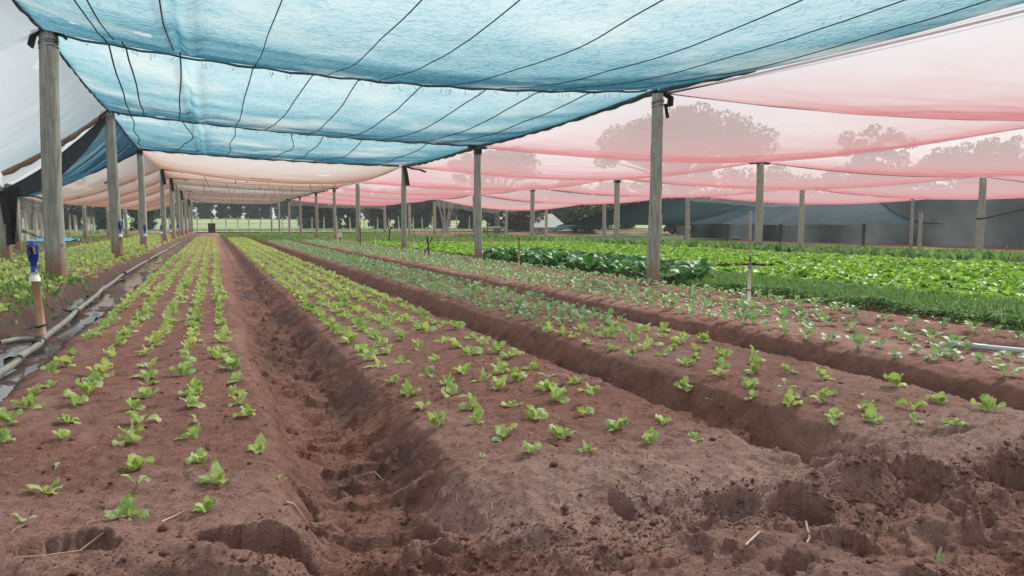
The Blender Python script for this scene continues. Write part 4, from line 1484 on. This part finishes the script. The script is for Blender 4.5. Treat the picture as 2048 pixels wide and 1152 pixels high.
leaflets('herb_carpet', np.concatenate([rect(7000, 7.30, 8.75, 4.3, 11.8), rect(700, 7.18, 7.45, 4.4, 21)]), 0.08, 0.018, 'parsley', 'low dark green herb carpet in front of the lime lettuces', 14, 0.05)
tufts('herb_sprigs', rect(1500, 7.3, 8.8, 4.3, 11.9), 0.17, 0.010, 'grass', 'taller light sprigs standing out of the herb carpet', 3, 0.06)
tufts('leafy_crop', np.concatenate([rect(1500, 18.0, 30, 14, 34), rect(700, 18, 30, 34, 60)]), 0.28, 0.09, 'parsley', 'dark green leafy crop behind the lime lettuces', 8, 0.18)
tufts('low_crop', np.concatenate([rect(1500, 7.6, 18, 40, 85), rect(1300, 2.9, 6.8, 46, 88), rect(160, 1.0, 2.3, 58, 88)]), 0.10, 0.05, 'grass', 'green strips of low crops at the far end', 8, 0.15)
tufts('weeds', np.concatenate([rect(160, -2.3, -1.82, 6, 13), rect(900, -9, -5.0, 8, 60), rect(160, -4.4, -2.1, 5, 10), rect(40, -2.35, -2.05, 4, 30)]), 0.07, 0.018, 'grass', 'thin green weeds on the ground left of the channel', 8, 0.10)
tufts('meadow_grass', np.concatenate([rect(4500, -50, 70, 104.5, 122), rect(2500, -40, -10, 30, 96)]), 0.4, 0.10, 'meadow_grass', 'tall pale grass of the meadow beyond the path', 5, 0.3)


# ------------------------------------------------------------------ sprinkler risers
def riser_blue(x, y, h, label, sc=1.0):
    z = tz(x, y) - 0.02
    o = empty('sprinkler_riser', (x, y, z), rnd.uniform(-0.4, 0.4))
    tag(o, label, 'sprinkler', 'sprinkler risers along the channel')
    lean = rnd.uniform(-0.03, 0.0)
    r = 0.030 * sc
    link('pipe', MB().tube([(0.03, 0, -0.1), (0.02, 0, h * 0.25), (lean * .6, 0, h * 0.62)], [r * 1.1, r, r * 0.95], 12).mesh('pipe'), M['tan_pipe'], o)
    a = h * 0.60
    link('collar', MB().tube([(lean * .6, 0, a), (lean * .62, 0, a + .03), (lean * .66, 0, a + .031), (lean * .7, 0, a + 0.08)], [r * 1.35, r * 1.4, r * 1.15, r * 1.05], 12).mesh('collar'), M['white_plastic'], o)
    b = a + 0.08
    mb = MB().tube([(lean * .7, 0, b), (lean * .8, 0, b + .09), (lean * .85, 0, b + .105), (lean * .9, 0, b + .16)], [r * 0.8, r * 0.85, r * 1.2, r * 1.3], 12)
    body = link('valve_body', mb.mesh('valve_body'), M['blue_plastic'], o)
    mb = MB()
    t = b + .16
    for s in (-1, 1):
        mb.box((lean * .9 + s * r * 1.05, 0, t + .04), (r * 0.5, r * 1.2, 0.09))
    mb.tube([(lean * .9, 0, t + .07), (lean * .9, 0, t + .11)], [r * 1.35, r * 0.9], 10)
    link('sprinkler_head', mb.mesh('sprinkler_head', False), M['blue_plastic'], o)
    mb = MB().tube([(lean * .9, -r * 0.2, t - 0.02), (lean * .9, -r * 1.4, t + 0.07)], [r * 0.5, r * 0.35], 8)
    link('nozzle', mb.mesh('nozzle'), M['rubber'], o)
    mb = MB()
    for zz in (h * 0.06, h * 0.16):
        mb.tube([((r * 1.25) * cos(q) + 0.02, (r * 1.25) * sin(q), zz + 0.012 * cos(q)) for q in np.linspace(0, 2 * pi, 12)], 0.008, 5, False)
    bent_strip(mb, [(0.07, 0.0, -0.02), (0.03, 0.03, 0.10), (-0.01, 0.03, 0.03), (-0.07, 0.02, -0.03)], 0.07, 0.012)
    link('rubber_tie', mb.mesh('rubber_tie', False), M['rubber'], o)
    return o


riser_blue(-1.50, 8.0, 0.93, 'tan riser pipe with white collar and blue head, nearest in the channel', 1.12)
for i, (x, y) in enumerate(((-1.93, 19.3), (-1.93, 26.0), (-1.9, 33.5), (-1.9, 41), (-1.9, 49))):
    riser_blue(x, y, 0.80 if i else 0.93, 'second blue-headed riser pipe along the channel, beside the second left post' if i == 0 else 'third blue-headed riser pipe along the channel, by the third left post' if i == 1 else 'far thin riser pipe in the end of the channel')


def riser_cream(x, y, h, mat, label, r=0.021):
    z = tz(x, y)
    o = empty('sprinkler_stake', (x, y, z), rnd.uniform(0, 6))
    tag(o, label, 'sprinkler', 'sprinkler stakes among the beds')
    link('pipe', MB().tube([(0, 0, -0.1), (0.004, 0, h * 0.66)], [r, r * 0.92], 10).mesh('pipe'), M[mat], o)
    mb = MB().tube([(0.004, 0, h * 0.66), (0.005, 0, h * 0.68), (0.006, 0, h * 0.72), (0.006, 0, h * 0.9)], [r * 1.15, r * 1.15, r * .62, r * .6], 10)
    link('stem', mb.mesh('stem'), M['grey_plastic'], o)
    mb = MB()
    mb.box((0.006, 0, h * 0.915), (r * 2.0, r * 1.2, 0.022))
    for s in (-1, 1):
        mb.tube([(0.006 + s * r * 0.9, 0, h * 0.92), (0.006 + s * r * 1.6, 0, h * 0.96), (0.006 + s * r * 1.2, 0, h * 1.0), (0.006, 0, h * 1.02)], r * 0.33, 6)
    mb.tube([(0.006, 0, h * 0.99), (0.006, 0, h * 1.04)], [r * 0.9, r * 0.4], 8)
    link('sprinkler_head', mb.mesh('sprinkler_head', False), M['root'], o)
    mb = MB().tube([((r * 1.2) * cos(q), (r * 1.2) * sin(q), 0.15) for q in np.linspace(0, 2 * pi, 12)], 0.008, 5, False)
    link('rubber_tie', mb.mesh('rubber_tie'), M['rubber'], o)
    return o


riser_cream(6.43, 8.1, 0.64, 'cream_pipe', 'cream sprinkler stake with brass head, right of the nearest middle post', 0.024)
riser_cream(6.78, 17.0, 0.74, 'tan_pipe', 'tan sprinkler stake between the first and second middle posts', 0.026)
for x, y in ((6.6, 26.5), (6.6, 33.5), (6.4, 43), (9.5, 33)):
    riser_cream(x, y, 0.75, 'cream_pipe', 'small far sprinkler stake among the distant crop rows', 0.026)
for x, y in ((14.2, 12.6), (15.0, 16.8), (15.5, 20.5), (27, 19.6)):
    riser_cream(x, y, 0.5, 'cream_pipe', 'small white sprinkler stake poking out of the green crops at right', 0.024)


# crossed dark sticks carrying hoses
def sticks(x, y, h, label):
    z = tz(x, y)
    o = empty('forked_stick', (x, y, z), rnd.uniform(0, 3))
    tag(o, label, 'stick', 'dark forked sticks among the far beds')
    link('stick', MB().tube([(0.0, 0, -0.05), (0.02, 0, h * .5), (-0.03, 0, h)], 0.025, 6).mesh('stick'), M['dark_wood'], o)
    link('fork', MB().tube([(-0.16, 0, h * 0.15), (0.02, 0.01, h * .55), (0.14, 0, h * 0.95)], 0.02, 6).mesh('fork'), M['dark_wood'], o)


sticks(6.4, 36, 0.9, 'dark forked stick by the far middle posts')
sticks(6.3, 23.5, 0.65, 'dark crooked stick in the narrow bed by the second middle post')
sticks(8.2, 38, 0.9, 'dark forked stick before the lime strip')

# ------------------------------------------------------------------ pipes in the channel
pp = [(-1.30, 3.2), (-1.36, 5.0), (-1.39, 6.6), (-1.41, 7.5), (-1.5, 9.96), (-1.62, 13.5), (-1.7, 17.4), (-1.72, 24), (-1.72, 34), (-1.72, 46)]
pipe = empty('irrigation_pipe', (-1.6, 7, -0.045))
tag(pipe, 'long grey irrigation pipe lying in the muddy channel at left', 'pipe')
for i in range(len(pp) - 1):
    a, b = pp[i], pp[i + 1]
    n = 8
    pts = [(a[0] + (b[0] - a[0]) * t + 0.02 * sin(6 * t + i) + 1.6, a[1] + (b[1] - a[1]) * t - 7, 0.035 + 0.015 * sin(5 * t + i)) for t in np.linspace(0, 1, n)]
    link('pipe_section', MB().tube(pts, 0.027, 12).mesh('pipe_section'), M['pipe'], pipe)
for i in (3, 4, 6):
    x, y = pp[i]
    d = Vector((pp[i + 1][0] - x, pp[i + 1][1] - y, 0)).normalized()
    c = Vector((x + 1.6, y - 7, 0.04))
    link('coupling', MB().tube([c - d * 0.12, c - d * 0.11, c + d * 0.11, c + d * 0.12], [0.030, 0.039, 0.039, 0.030], 12).mesh('coupling'), M['rubber'], pipe)
hose = [(-1.69 + 0.07 * sin(i * 0.7) + 0.03 * sin(i * 2.1), 5.0 + i * 0.55, -0.05 + 0.02 * sin(i * 1.1)) for i in range(26)]
tag(link('hose', MB().tube(hose, 0.016, 8).mesh('hose'), M['rubber']), 'thin black hose snaking beside the grey pipe in the channel', 'hose')
# crumpled grey sheet and bits of plastic beside the near riser
for (cx, cy, sx, sy, sd, lab) in ((-1.60, 6.9, 0.13, 0.5, 3, 'crumpled grey plastic sheet lying in the channel beside the nearest riser'), (-1.66, 11.5, 0.10, 0.9, 5, 'grey plastic strip half sunk in the channel beyond the nearest riser'), (-1.25, 9.6, 0.05, 0.5, 8, 'flat grey plastic strip on the right bank of the channel'), (-1.72, 15, 0.10, 1.2, 9, 'dark plastic liner along the farther channel bank')):
    n = 22
    u = np.linspace(-1, 1, n)
    X, Y = np.meshgrid(u * sx, u * sy)
    Zt = -0.062 + 0.06 * np.clip(fbm(X * 9 + sd, Y * 5, sd, 4), -0.2, 1) + 0.02
    X = X * (1 + 0.4 * vnoise(Y * 4, X * 0, sd)) + cx + 0.1 * vnoise(Y * 1.5, X * 0, sd + 2)
    tag(link('plastic_sheet', mesh_np('plastic_sheet', np.stack([X, Y + cy, Zt], -1).reshape(-1, 3), grid_faces(n, n)), M['grey_plastic']), lab, 'plastic sheet')
# offcut lying across the pipe by the riser
tag(link('pipe_offcut', MB().tube([(-1.68, 7.45, 0.015), (-1.58, 7.55, 0.02), (-1.47, 7.62, 0.01)], [0.020, 0.026, 0.022], 10).mesh('pipe_offcut'), M['pipe']), 'short pale pipe offcut lying by the foot of the nearest riser', 'pipe')
# pale pipe at right
z0 = 0.03
pr = [(5.56, 4.48), (5.66, 4.2), (5.76, 3.98), (5.95, 3.45), (6.2, 2.7)]
tag(link('pale_pipe', MB().tube([(x, y, max(z0, tz(x, y) + 0.02)) for x, y in pr], 0.024, 12).mesh('pale_pipe'), M['pipe_pale']), 'pale grey pipe lying on the fourth bed at the right edge', 'pipe')

# ------------------------------------------------------------------ background things
# dark bin at the end of the deep furrow
b = empty('storage_bin', (-0.1, 95, 0.0))
tag(b, 'dark square bin standing at the far end of the furrow', 'bin')
mb = MB().box((0, 0, 0.5), (0.75, 0.75, 1.0), taper=1.08)
link('body', mb.mesh('body', False), M['dark_bin'], b)
link('lid', MB().box((0, 0, 1.04), (0.86, 0.86, 0.08), taper=0.9).mesh('lid', False), M['dark_bin'], b)
# cyan sheet
n = 16
u = np.linspace(-1, 1, n)
X, Y = np.meshgrid(u * 1.1, u * 0.8)
Zt = 0.2 + 0.25 * np.clip(fbm(X * 2 + 3, Y * 2, 6, 3), 0, 1)
tag(link('plastic_sheet', mesh_np('plastic_sheet', np.stack([X - 6.9, Y + 41, Zt + 0.03], -1).reshape(-1, 3), grid_faces(n, n)), M['cyan_plastic']), 'crumpled cyan plastic sheet on the ground behind the left posts', 'plastic sheet')
tag(link('dark_stick', MB().tube([(-8.3, 41, 0.75), (-7.9, 41, 0.6), (-7.3, 41, 0.3)], [0.09, 0.07, 0.05], 8).mesh('dark_stick'), M['rubber']), 'dark slanting pole end beside the cyan plastic sheet', 'pole')
# white marker card on a stake
c = empty('marker_card', (6.3, 41.5, tz(6.3, 41.5)))
tag(c, 'small white card on a stake among the far green rows', 'marker')
link('stake', MB().box((0, 0, 0.15), (0.03, 0.03, 0.5)).mesh('stake', False), M['dark_wood'], c)
link('card', MB().box((0, -0.03, 0.48), (0.24, 0.012, 0.26)).mesh('card', False), M['white_plastic'], c)

# fence across the meadow
fe = empty('wire_fence', (20, 108, 0))
tag(fe, 'long fence of thin pale posts across the far meadow', 'fence')
fp = MB().tube([(0, 0, -0.1), (0.02, 0, 1.0), (0, 0, 2.05)], [0.085, 0.08, 0.075], 7).mesh('fence_post')
fp.materials.append(M['fence_post'])
xs_f = []
x = -62.0
while x < 36:
    o = link('post', fp, None, fe)
    yy = 110 - 0.12 * (x + 20)
    o.location = (x - 20, yy - 108, rnd.uniform(-0.2, 0.1))
    o.rotation_euler = (rnd.uniform(-.04, .04), rnd.uniform(-.05, .05), rnd.uniform(0, 3))
    x += rnd.uniform(1.3, 2.0)
for zz in (0.6, 1.1, 1.6):
    link('wire', MB().tube([(-82, 110 + 5.04 - 108, zz), (16, 110 - 6.7 - 108, zz)], 0.012, 4).mesh('wire'), M['wire'], fe)
fe2 = empty('wire_fence', (-9, 62, 0))
tag(fe2, 'loose row of thin grey fence posts beyond the low nets at left', 'fence')
y = 44.0
while y < 96:
    o = link('post', fp, None, fe2)
    o.location = (-9.3 - (y - 44) * 0.05 + 9 + rnd.uniform(-.2, .2), y - 62, -0.3)
    o.rotation_euler = (rnd.uniform(-.05, .05), rnd.uniform(-.05, .05), 0)
    y += rnd.uniform(2.6, 4.2)

# shed
h_ = empty('shed', (44.0, 104, -0.45), radians(25))
tag(h_, 'low pale shed with sloping grey roof beyond the middle posts', 'shed')
Wl, D_, Hh = 7.0, 5.0, 1.0
link('wall', MB().box((0, D_ / 2, Hh / 2), (Wl, 0.2, Hh)).box((0, -D_ / 2, Hh / 2), (Wl, 0.2, Hh)).box((-Wl / 2 + 0.1, 0, Hh / 2), (0.2, D_ - 0.21, Hh)).box((Wl / 2 - 0.1, 0, Hh / 2), (0.2, D_ - 0.21, Hh)).mesh('wall', False), M['plaster'], h_)
mb = MB()
for k in range(12):
    x0 = -Wl / 2 - 0.4 + k * (Wl + 0.8) / 12
    x1 = x0 + (Wl + 0.8) / 12 - 0.02
    for (ya, za, yb, zb) in ((-D_ / 2 - 0.5, Hh - 0.1, 0, Hh + 1.9), (D_ / 2 + 0.5, Hh - 0.1, 0, Hh + 1.9)):
        p = [(x0, ya, za), (x1, ya, za), (x1, yb, zb), (x0, yb, zb)]
        q = [(a[0], a[1], a[2] + 0.06 + 0.02 * (k % 2)) for a in p]
        mb.add(p + q, [(0, 1, 2, 3), (7, 6, 5, 4), (0, 4, 5, 1), (1, 5, 6, 2), (2, 6, 7, 3), (3, 7, 4, 0)])
link('roof', mb.mesh('roof', False), M['roof'], h_)
fr_ = link('window', MB().box((-1.8, -D_ / 2 - 0.12, 0.55), (1.3, 0.08, 0.5)).mesh('window', False), M['white_plastic'], h_)
link('pane', MB().box((-1.8, -D_ / 2 - 0.17, 0.55), (1.1, 0.03, 0.36)).mesh('pane', False), M['dark_bin'], fr_)
link('door', MB().box((1.6, -D_ / 2 - 0.12, 0.44), (0.8, 0.08, 0.88)).mesh('door', False), M['dark_wood'], h_)

# low table with pale top
tb = empty('garden_table', (33.0, 92, -0.45), 0.2)
tag(tb, 'low table with pale top and dark legs in front of the shed', 'table')
link('top', MB().box((0, 0, 1.05), (2.2, 0.9, 0.12)).mesh('top', False), M['white_plastic'], tb)
for sx in (-1, 1):
    for sy in (-1, 1):
        link('leg', MB().box((sx * 0.9, sy * 0.35, 0.5), (0.12, 0.12, 1.0)).mesh('leg', False), M['dark_wood'], tb)


# ------------------------------------------------------------------ trees
def crown_np(centers, rad, n_per, size, seed):
    g = np.random.default_rng(seed)
    P = []
    for c, r in zip(centers, rad):
        n = int(n_per * (r / np.mean(rad)) ** 2)
        d = g.normal(0, 1, (n, 3))
        d /= np.linalg.norm(d, axis=1)[:, None] + 1e-9
        q = g.uniform(0.45, 1.05, n) ** 0.6
        P.append(np.array(c) + d * (q * r)[:, None] * np.array([1, 1, 0.62]))
    P = np.concatenate(P)
    m = len(P)
    a = g.normal(0, 1, (m, 3))
    a /= np.linalg.norm(a, axis=1)[:, None]
    b = np.cross(a, g.normal(0, 1, (m, 3)))
    b /= np.linalg.norm(b, axis=1)[:, None] + 1e-9
    s = size * g.uniform(0.5, 1.3, m)[:, None]
    V = np.stack([P - a * s, P + b * s * 0.55, P + a * s, P - b * s * 0.55], 1).reshape(-1, 3)
    F = np.arange(4 * m).reshape(-1, 4)
    return V, F


def tree_meshes(h, w, base, flat, ncl, nper, size, seed, limbs=6, tr=0.3, up=0.5, cl=(0.09, 0.17)):
    """trunk with limbs, and a crown of many leaf-sized faces; base = bare trunk share"""
    g = random.Random(seed)
    mb = MB()
    cs, rs = [], []
    zc = h * (base + (1 - base) * up)
    mb.tube([(0, 0, -0.3), (0.05 * w * g.uniform(-1, 1), 0.03 * w, h * base * 0.6), (0.08 * w * g.uniform(-1, 1), 0, h * base), (0.05 * w, 0.02 * w, h * 0.8)], [tr, tr * 0.8, tr * 0.65, tr * 0.2], 8)
    for k in range(ncl):
        a = g.uniform(0, 6.28)
        rr = w * 0.5 * math.sqrt(g.random())
        zz = h * base + (h - h * base) * (g.random() ** up if not flat else (1 - flat * (rr / (w * 0.5)) ** 2) * g.uniform(0.55, 1.0))
        hw = rr * (1.0 if flat else math.sqrt(max(0.05, 1 - ((zz - zc) / (h * 0.62)) ** 2)))
        c = (hw * cos(a), hw * sin(a), zz)
        cs.append(c)
        rs.append(w * g.uniform(*cl))
        if k < limbs * 3:
            mb.tube([(0, 0, h * base * g.uniform(0.7, 1.0)), (c[0] * 0.45, c[1] * 0.45, h * base + (c[2] - h * base) * 0.55), (c[0] * 0.9, c[1] * 0.9, c[2])], [tr * 0.42, tr * 0.26, tr * 0.08], 6)
    V, F = crown_np(cs, rs, nper, size, seed)
    return mb.mesh('trunk'), mesh_np('crown', V, F, False)


def tree(meshes, loc, label, group, mat='tree', bark='bark', sc=1.0, rz=None):
    o = empty('tree', loc, rnd.uniform(0, 6.28) if rz is None else rz)
    o.scale = (sc, sc, sc)
    tag(o, label, 'tree', group)
    link('trunk', meshes[0], M[bark], o)
    link('crown', meshes[1], M[mat], o)
    return o


G1 = 'trees seen through the red net'
big = tree_meshes(17.5, 24, 0.42, 0.40, 190, 120, 0.26, 11, 14, 0.7, 0.5, (0.035, 0.085))
tree(big, (55, 82.5, -0.5), 'huge spreading tree showing through the pink net beside the nearest middle post', G1, rz=0.3, sc=0.88)
med = tree_meshes(11.5, 11, 0.3, 0.3, 90, 80, 0.22, 12, 8, 0.35, 0.5, (0.05, 0.11))
med2 = tree_meshes(12.5, 8, 0.25, 0, 80, 80, 0.22, 13, 8, 0.35, 0.8, (0.06, 0.13))
bush = tree_meshes(7.8, 11, 0.05, 0, 52, 85, 0.28, 14, 5, 0.25, 0.9)
tree(med, (33.5, 92, -0.5), 'round tree showing through the pink net above the second middle post', G1, sc=1.0)
tree(med2, (77, 73.4, -0.5), 'narrow upright tree showing through the pink net at right', G1, sc=1.05)
tree(med, (88, 69, -0.5), 'broad tree showing through the net at the right edge', G1, sc=1.05)
tree(med2, (94, 66, -0.5), 'tall tree at the extreme right behind the pink net', G1, sc=0.95)
for x, y, s in ((48, 95, 0.9), (59, 90, 1.0), (66, 84, 1.05), (72, 80, 0.95), (81, 76, 1.05), (90, 73, 1.1), (99, 70, 1.0), (40, 100, 0.85), (63, 74, 0.8), (85, 62, 0.9), (105, 62, 1.1)):
    tree(bush, (x, y, -0.5), 'bushy low tree in the dark mass behind the red net', 'bushy trees behind the red net', sc=s)
# pale multi-stemmed tree under the far edge of the net
mb = MB()
for k in range(7):
    a = k * 0.9
    mb.tube([(0.12 * cos(a), 0.12 * sin(a), -0.2), (0.3 * cos(a), 0.25 * sin(a), 1.2), (0.9 * cos(a), 0.7 * sin(a), 3.2), (1.6 * cos(a), 1.2 * sin(a), 5.0)], [0.17, 0.13, 0.09, 0.04], 7)
V, F = crown_np([(1.5 * cos(k), 1.4 * sin(k * 1.3), 5 + 0.5 * sin(k * 2)) for k in range(14)], [0.8] * 14, 90, 0.25, 15)
tree((mb.mesh('trunk'), mesh_np('crown', V, F, False)), (26.2, 89.5, -0.3), 'pale tree with several stems spreading from its foot', None, bark='pale_bark')
# dark line of trees beyond the meadow
TV = [tree_meshes(7.2, 9.0, 0.04, 0, 46, 75, 0.34, 21, 3, 0.16, 1.15), tree_meshes(6.2, 9.5, 0.03, 0, 48, 75, 0.34, 22, 3, 0.16, 1.2), tree_meshes(8.0, 8.0, 0.04, 0, 42, 75, 0.34, 23, 3, 0.16, 1.1)]
x = -66.0
k = 0
while x < 140:
    y = 190 - 0.15 * (x + 20) + rnd.uniform(-5, 5)
    tree(TV[k % 3], (x, y, float(rise(y)) - 0.3), 'dark green tree in the long tree line beyond the meadow', 'trees of the far tree line', 'pine', sc=rnd.uniform(0.75, 1.0))
    x += rnd.uniform(2.8, 3.8)
    k += 1
k = 0
for x in np.arange(14, 62, 3.4):
    tree(TV[k % 3], (x, 124 - 0.3 * (x - 14) + rnd.uniform(-3, 3), -0.4), 'dark leafy tree beyond the shed and the far posts', 'dark trees around the shed', 'pine', sc=rnd.uniform(0.75, 0.95))
    k += 1
k = 0
for x in np.arange(-46, -8, 4.2):
    tree(TV[k % 3], (x, 110 + rnd.uniform(-4, 4), -0.2), 'dark tree beyond the open land at far left', 'dark trees at far left', 'pine', sc=rnd.uniform(0.7, 0.95))
    k += 1

# ------------------------------------------------------------------ small things on the soil
def scatter_sticks(n, x0, x1, y0, y1, lo, hi, r, seed):
    g = random.Random(seed)
    mb = MB()
    for _ in range(n):
        x, y = g.uniform(x0, x1), g.uniform(y0, y1)
        a = g.uniform(0, pi)
        L = g.uniform(lo, hi)
        pts = []
        for t in (-0.5, -0.15, 0.2, 0.5):
            px, py = x + cos(a) * L * t + 0.06 * L * sin(t * 7), y + sin(a) * L * t
            pts.append((px, py, tz(px, py) + r * 1.6))
        mb.tube(pts, [r, r * 1.1, r, r * 0.7], 5)
    return mb


mb = scatter_sticks(150, -0.8, 3.4, 2.02, 3.0, 0.02, 0.07, 0.0012, 3)
mb2 = scatter_sticks(90, -1.0, 4.2, 3.0, 6.0, 0.02, 0.06, 0.0014, 4)
mb.add(mb2.v, mb2.f)
tag(link('straw_litter', mb.mesh('straw_litter'), M['straw']), 'dry straw bits strewn over the soil', kind='stuff')
mb = scatter_sticks(60, -0.8, 3.2, 2.02, 2.7, 0.02, 0.09, 0.0012, 9)
tag(link('root_litter', mb.mesh('root_litter'), M['root']), 'fine brown roots sticking out of the headland soil', kind='stuff')


def clods():
    g = np.random.default_rng(5)
    base = np.array([(0, 0, 1), (0, 0, -0.6), (1, 0, 0), (-1, 0, 0), (0, 1, 0), (0, -1, 0)], float)
    Ft = np.array([(0, 2, 4), (0, 4, 3), (0, 3, 5), (0, 5, 2), (1, 4, 2), (1, 3, 4), (1, 5, 3), (1, 2, 5)])
    n = 15000
    x = g.uniform(-1.2, 4.2, n)
    y = 1.65 + 5.5 * g.random(n) ** 2.6
    x[8000:] = g.uniform(-0.4, 3.6, n - 8000)
    y[8000:] = np.interp(x[8000:], SCX, SCY) + g.normal(-0.10, 0.12, n - 8000)
    x[:1500] = g.uniform(0.3, 0.9, 1500)
    y[:1500] = 2.4 + 7 * g.random(1500) ** 1.3
    x[1500:2100] = g.uniform(2.4, 2.8, 600)
    s = g.uniform(0.0018, 0.0055, n) * (1 + 2.0 * (g.random(n) > 0.93) + 1.5 * (g.random(n) > 0.985))
    z = terrain(x, y) + s * 0.3
    V = base[None] * s[:, None, None] * g.uniform(0.6, 1.4, (n, 6, 1)) * np.array([1.1, 1, 0.75])
    a = g.uniform(0, 6.28, n)
    c, sn = np.cos(a)[:, None], np.sin(a)[:, None]
    X = V[..., 0] * c - V[..., 1] * sn + x[:, None]
    Y = V[..., 0] * sn + V[..., 1] * c + y[:, None]
    Z = V[..., 2] + z[:, None]
    F = (Ft[None] + (np.arange(n) * 6)[:, None, None]).reshape(-1, 3)
    tag(link('soil_clods', mesh_np('soil_clods', np.stack([X, Y, Z], -1).reshape(-1, 3), F), M['soil']), 'loose crumbs and clods of red soil', kind='stuff')


clods()


def curve_twig(pts, r, label, mat='root', name='twig', cat='twig'):
    q = []
    for i, (x, y, dz) in enumerate(pts):
        q.append((x, y, tz(x, y) + dz))
    n = len(q)
    tag(link(name, MB().tube(q, [r * (1 - 0.5 * i / (n - 1)) for i in range(n)], 6).mesh(name), M[mat]), label, cat)


curve_twig([(-0.36, 2.74, 0.006), (-0.42, 2.68, 0.012), (-0.50, 2.60, 0.008), (-0.57, 2.55, 0.004)], 0.0035, 'thin pale root curving over the hollow at bottom left')
curve_twig([(-0.19, 2.78, 0.004), (-0.15, 2.82, 0.008), (-0.11, 2.86, 0.004)], 0.003, 'short straw lying on the left bed end', 'straw')
curve_twig([(1.88, 2.04, 0.004), (1.93, 2.07, 0.02), (1.95, 2.11, 0.012), (2.02, 2.17, 0.02)], 0.005, 'crooked pale straw stalk at bottom right', 'straw')
curve_twig([(1.60, 2.00, 0.004), (1.68, 2.03, 0.012), (1.76, 2.06, 0.006)], 0.0035, 'straight pale straw at bottom right', 'straw')
curve_twig([(1.76, 2.16, 0.006), (1.82, 2.18, 0.008)], 0.005, 'broken straw piece near the crooked stalk', 'straw')
curve_twig([(2.03, 1.95, 0.006), (2.07, 1.91, 0.014), (2.11, 1.88, 0.006)], 0.004, 'bent straw at the lower right edge', 'straw')
curve_twig([(0.22, 2.9, 0.01), (0.25, 2.93, 0.02), (0.29, 2.94, 0.01)], 0.007, 'dry brown leaf stalk lying on the left bed edge', 'root')
curve_twig([(1.96, 3.45, 0.0), (1.965, 3.45, 0.04), (1.965, 3.455, 0.085)], 0.003, 'thin upright straw standing on the edge of the middle bed', 'straw')
curve_twig([(0.62, 3.62, 0.01), (0.68, 3.55, 0.015), (0.72, 3.52, 0.01)], 0.004, 'pale root lying in the deep furrow', 'root')


def sprout(x, y, blades, label, col='brassica'):
    z = tz(x, y)
    mb = []
    o = empty('sprout', (x, y, z))
    tag(o, label, 'weed')
    for (a, h, le, wv) in blades:
        v, f, r = leaf(h, wv, radians(le), radians(25), 0.1, 0.02, a, 6, 3)
        me = mesh_np('blade', rotz(v, a), f)
        rib_attr(me, r * 0)
        link('blade', me, M[col], o)


sprout(2.22, 1.80, [(0.2, 0.07, 75, 0.012), (2.4, 0.11, 80, 0.012), (4.4, 0.09, 62, 0.010), (5.5, 0.06, 70, 0.010)], 'blue-green onion-like weed at the bottom right')
sprout(0.14, 2.62, [(0.5, 0.05, 80, 0.008), (2.6, 0.04, 50, 0.014)], 'tiny pale sprout in the hollow at bottom centre')

# ------------------------------------------------------------------ thin air haze
hm_ = bpy.data.materials.new('haze')
hm_.use_nodes = True
ht = hm_.node_tree
ht.nodes.clear()
ho = ht.nodes.new('ShaderNodeOutputMaterial')
hv = ht.nodes.new('ShaderNodeVolumePrincipled')
hv.inputs['Color'].default_value = (0.93, 0.96, 1.0, 1)
hv.inputs['Density'].default_value = 0.0006
hv.inputs['Anisotropy'].default_value = 0.2
ht.links.new(hv.outputs[0], ho.inputs['Volume'])
hb = MB().box((50, 430, 9.0), (960, 960, 23.0))
tag(link('haze', hb.mesh('haze', False), hm_), 'thin pale air over the whole farm', kind='stuff')
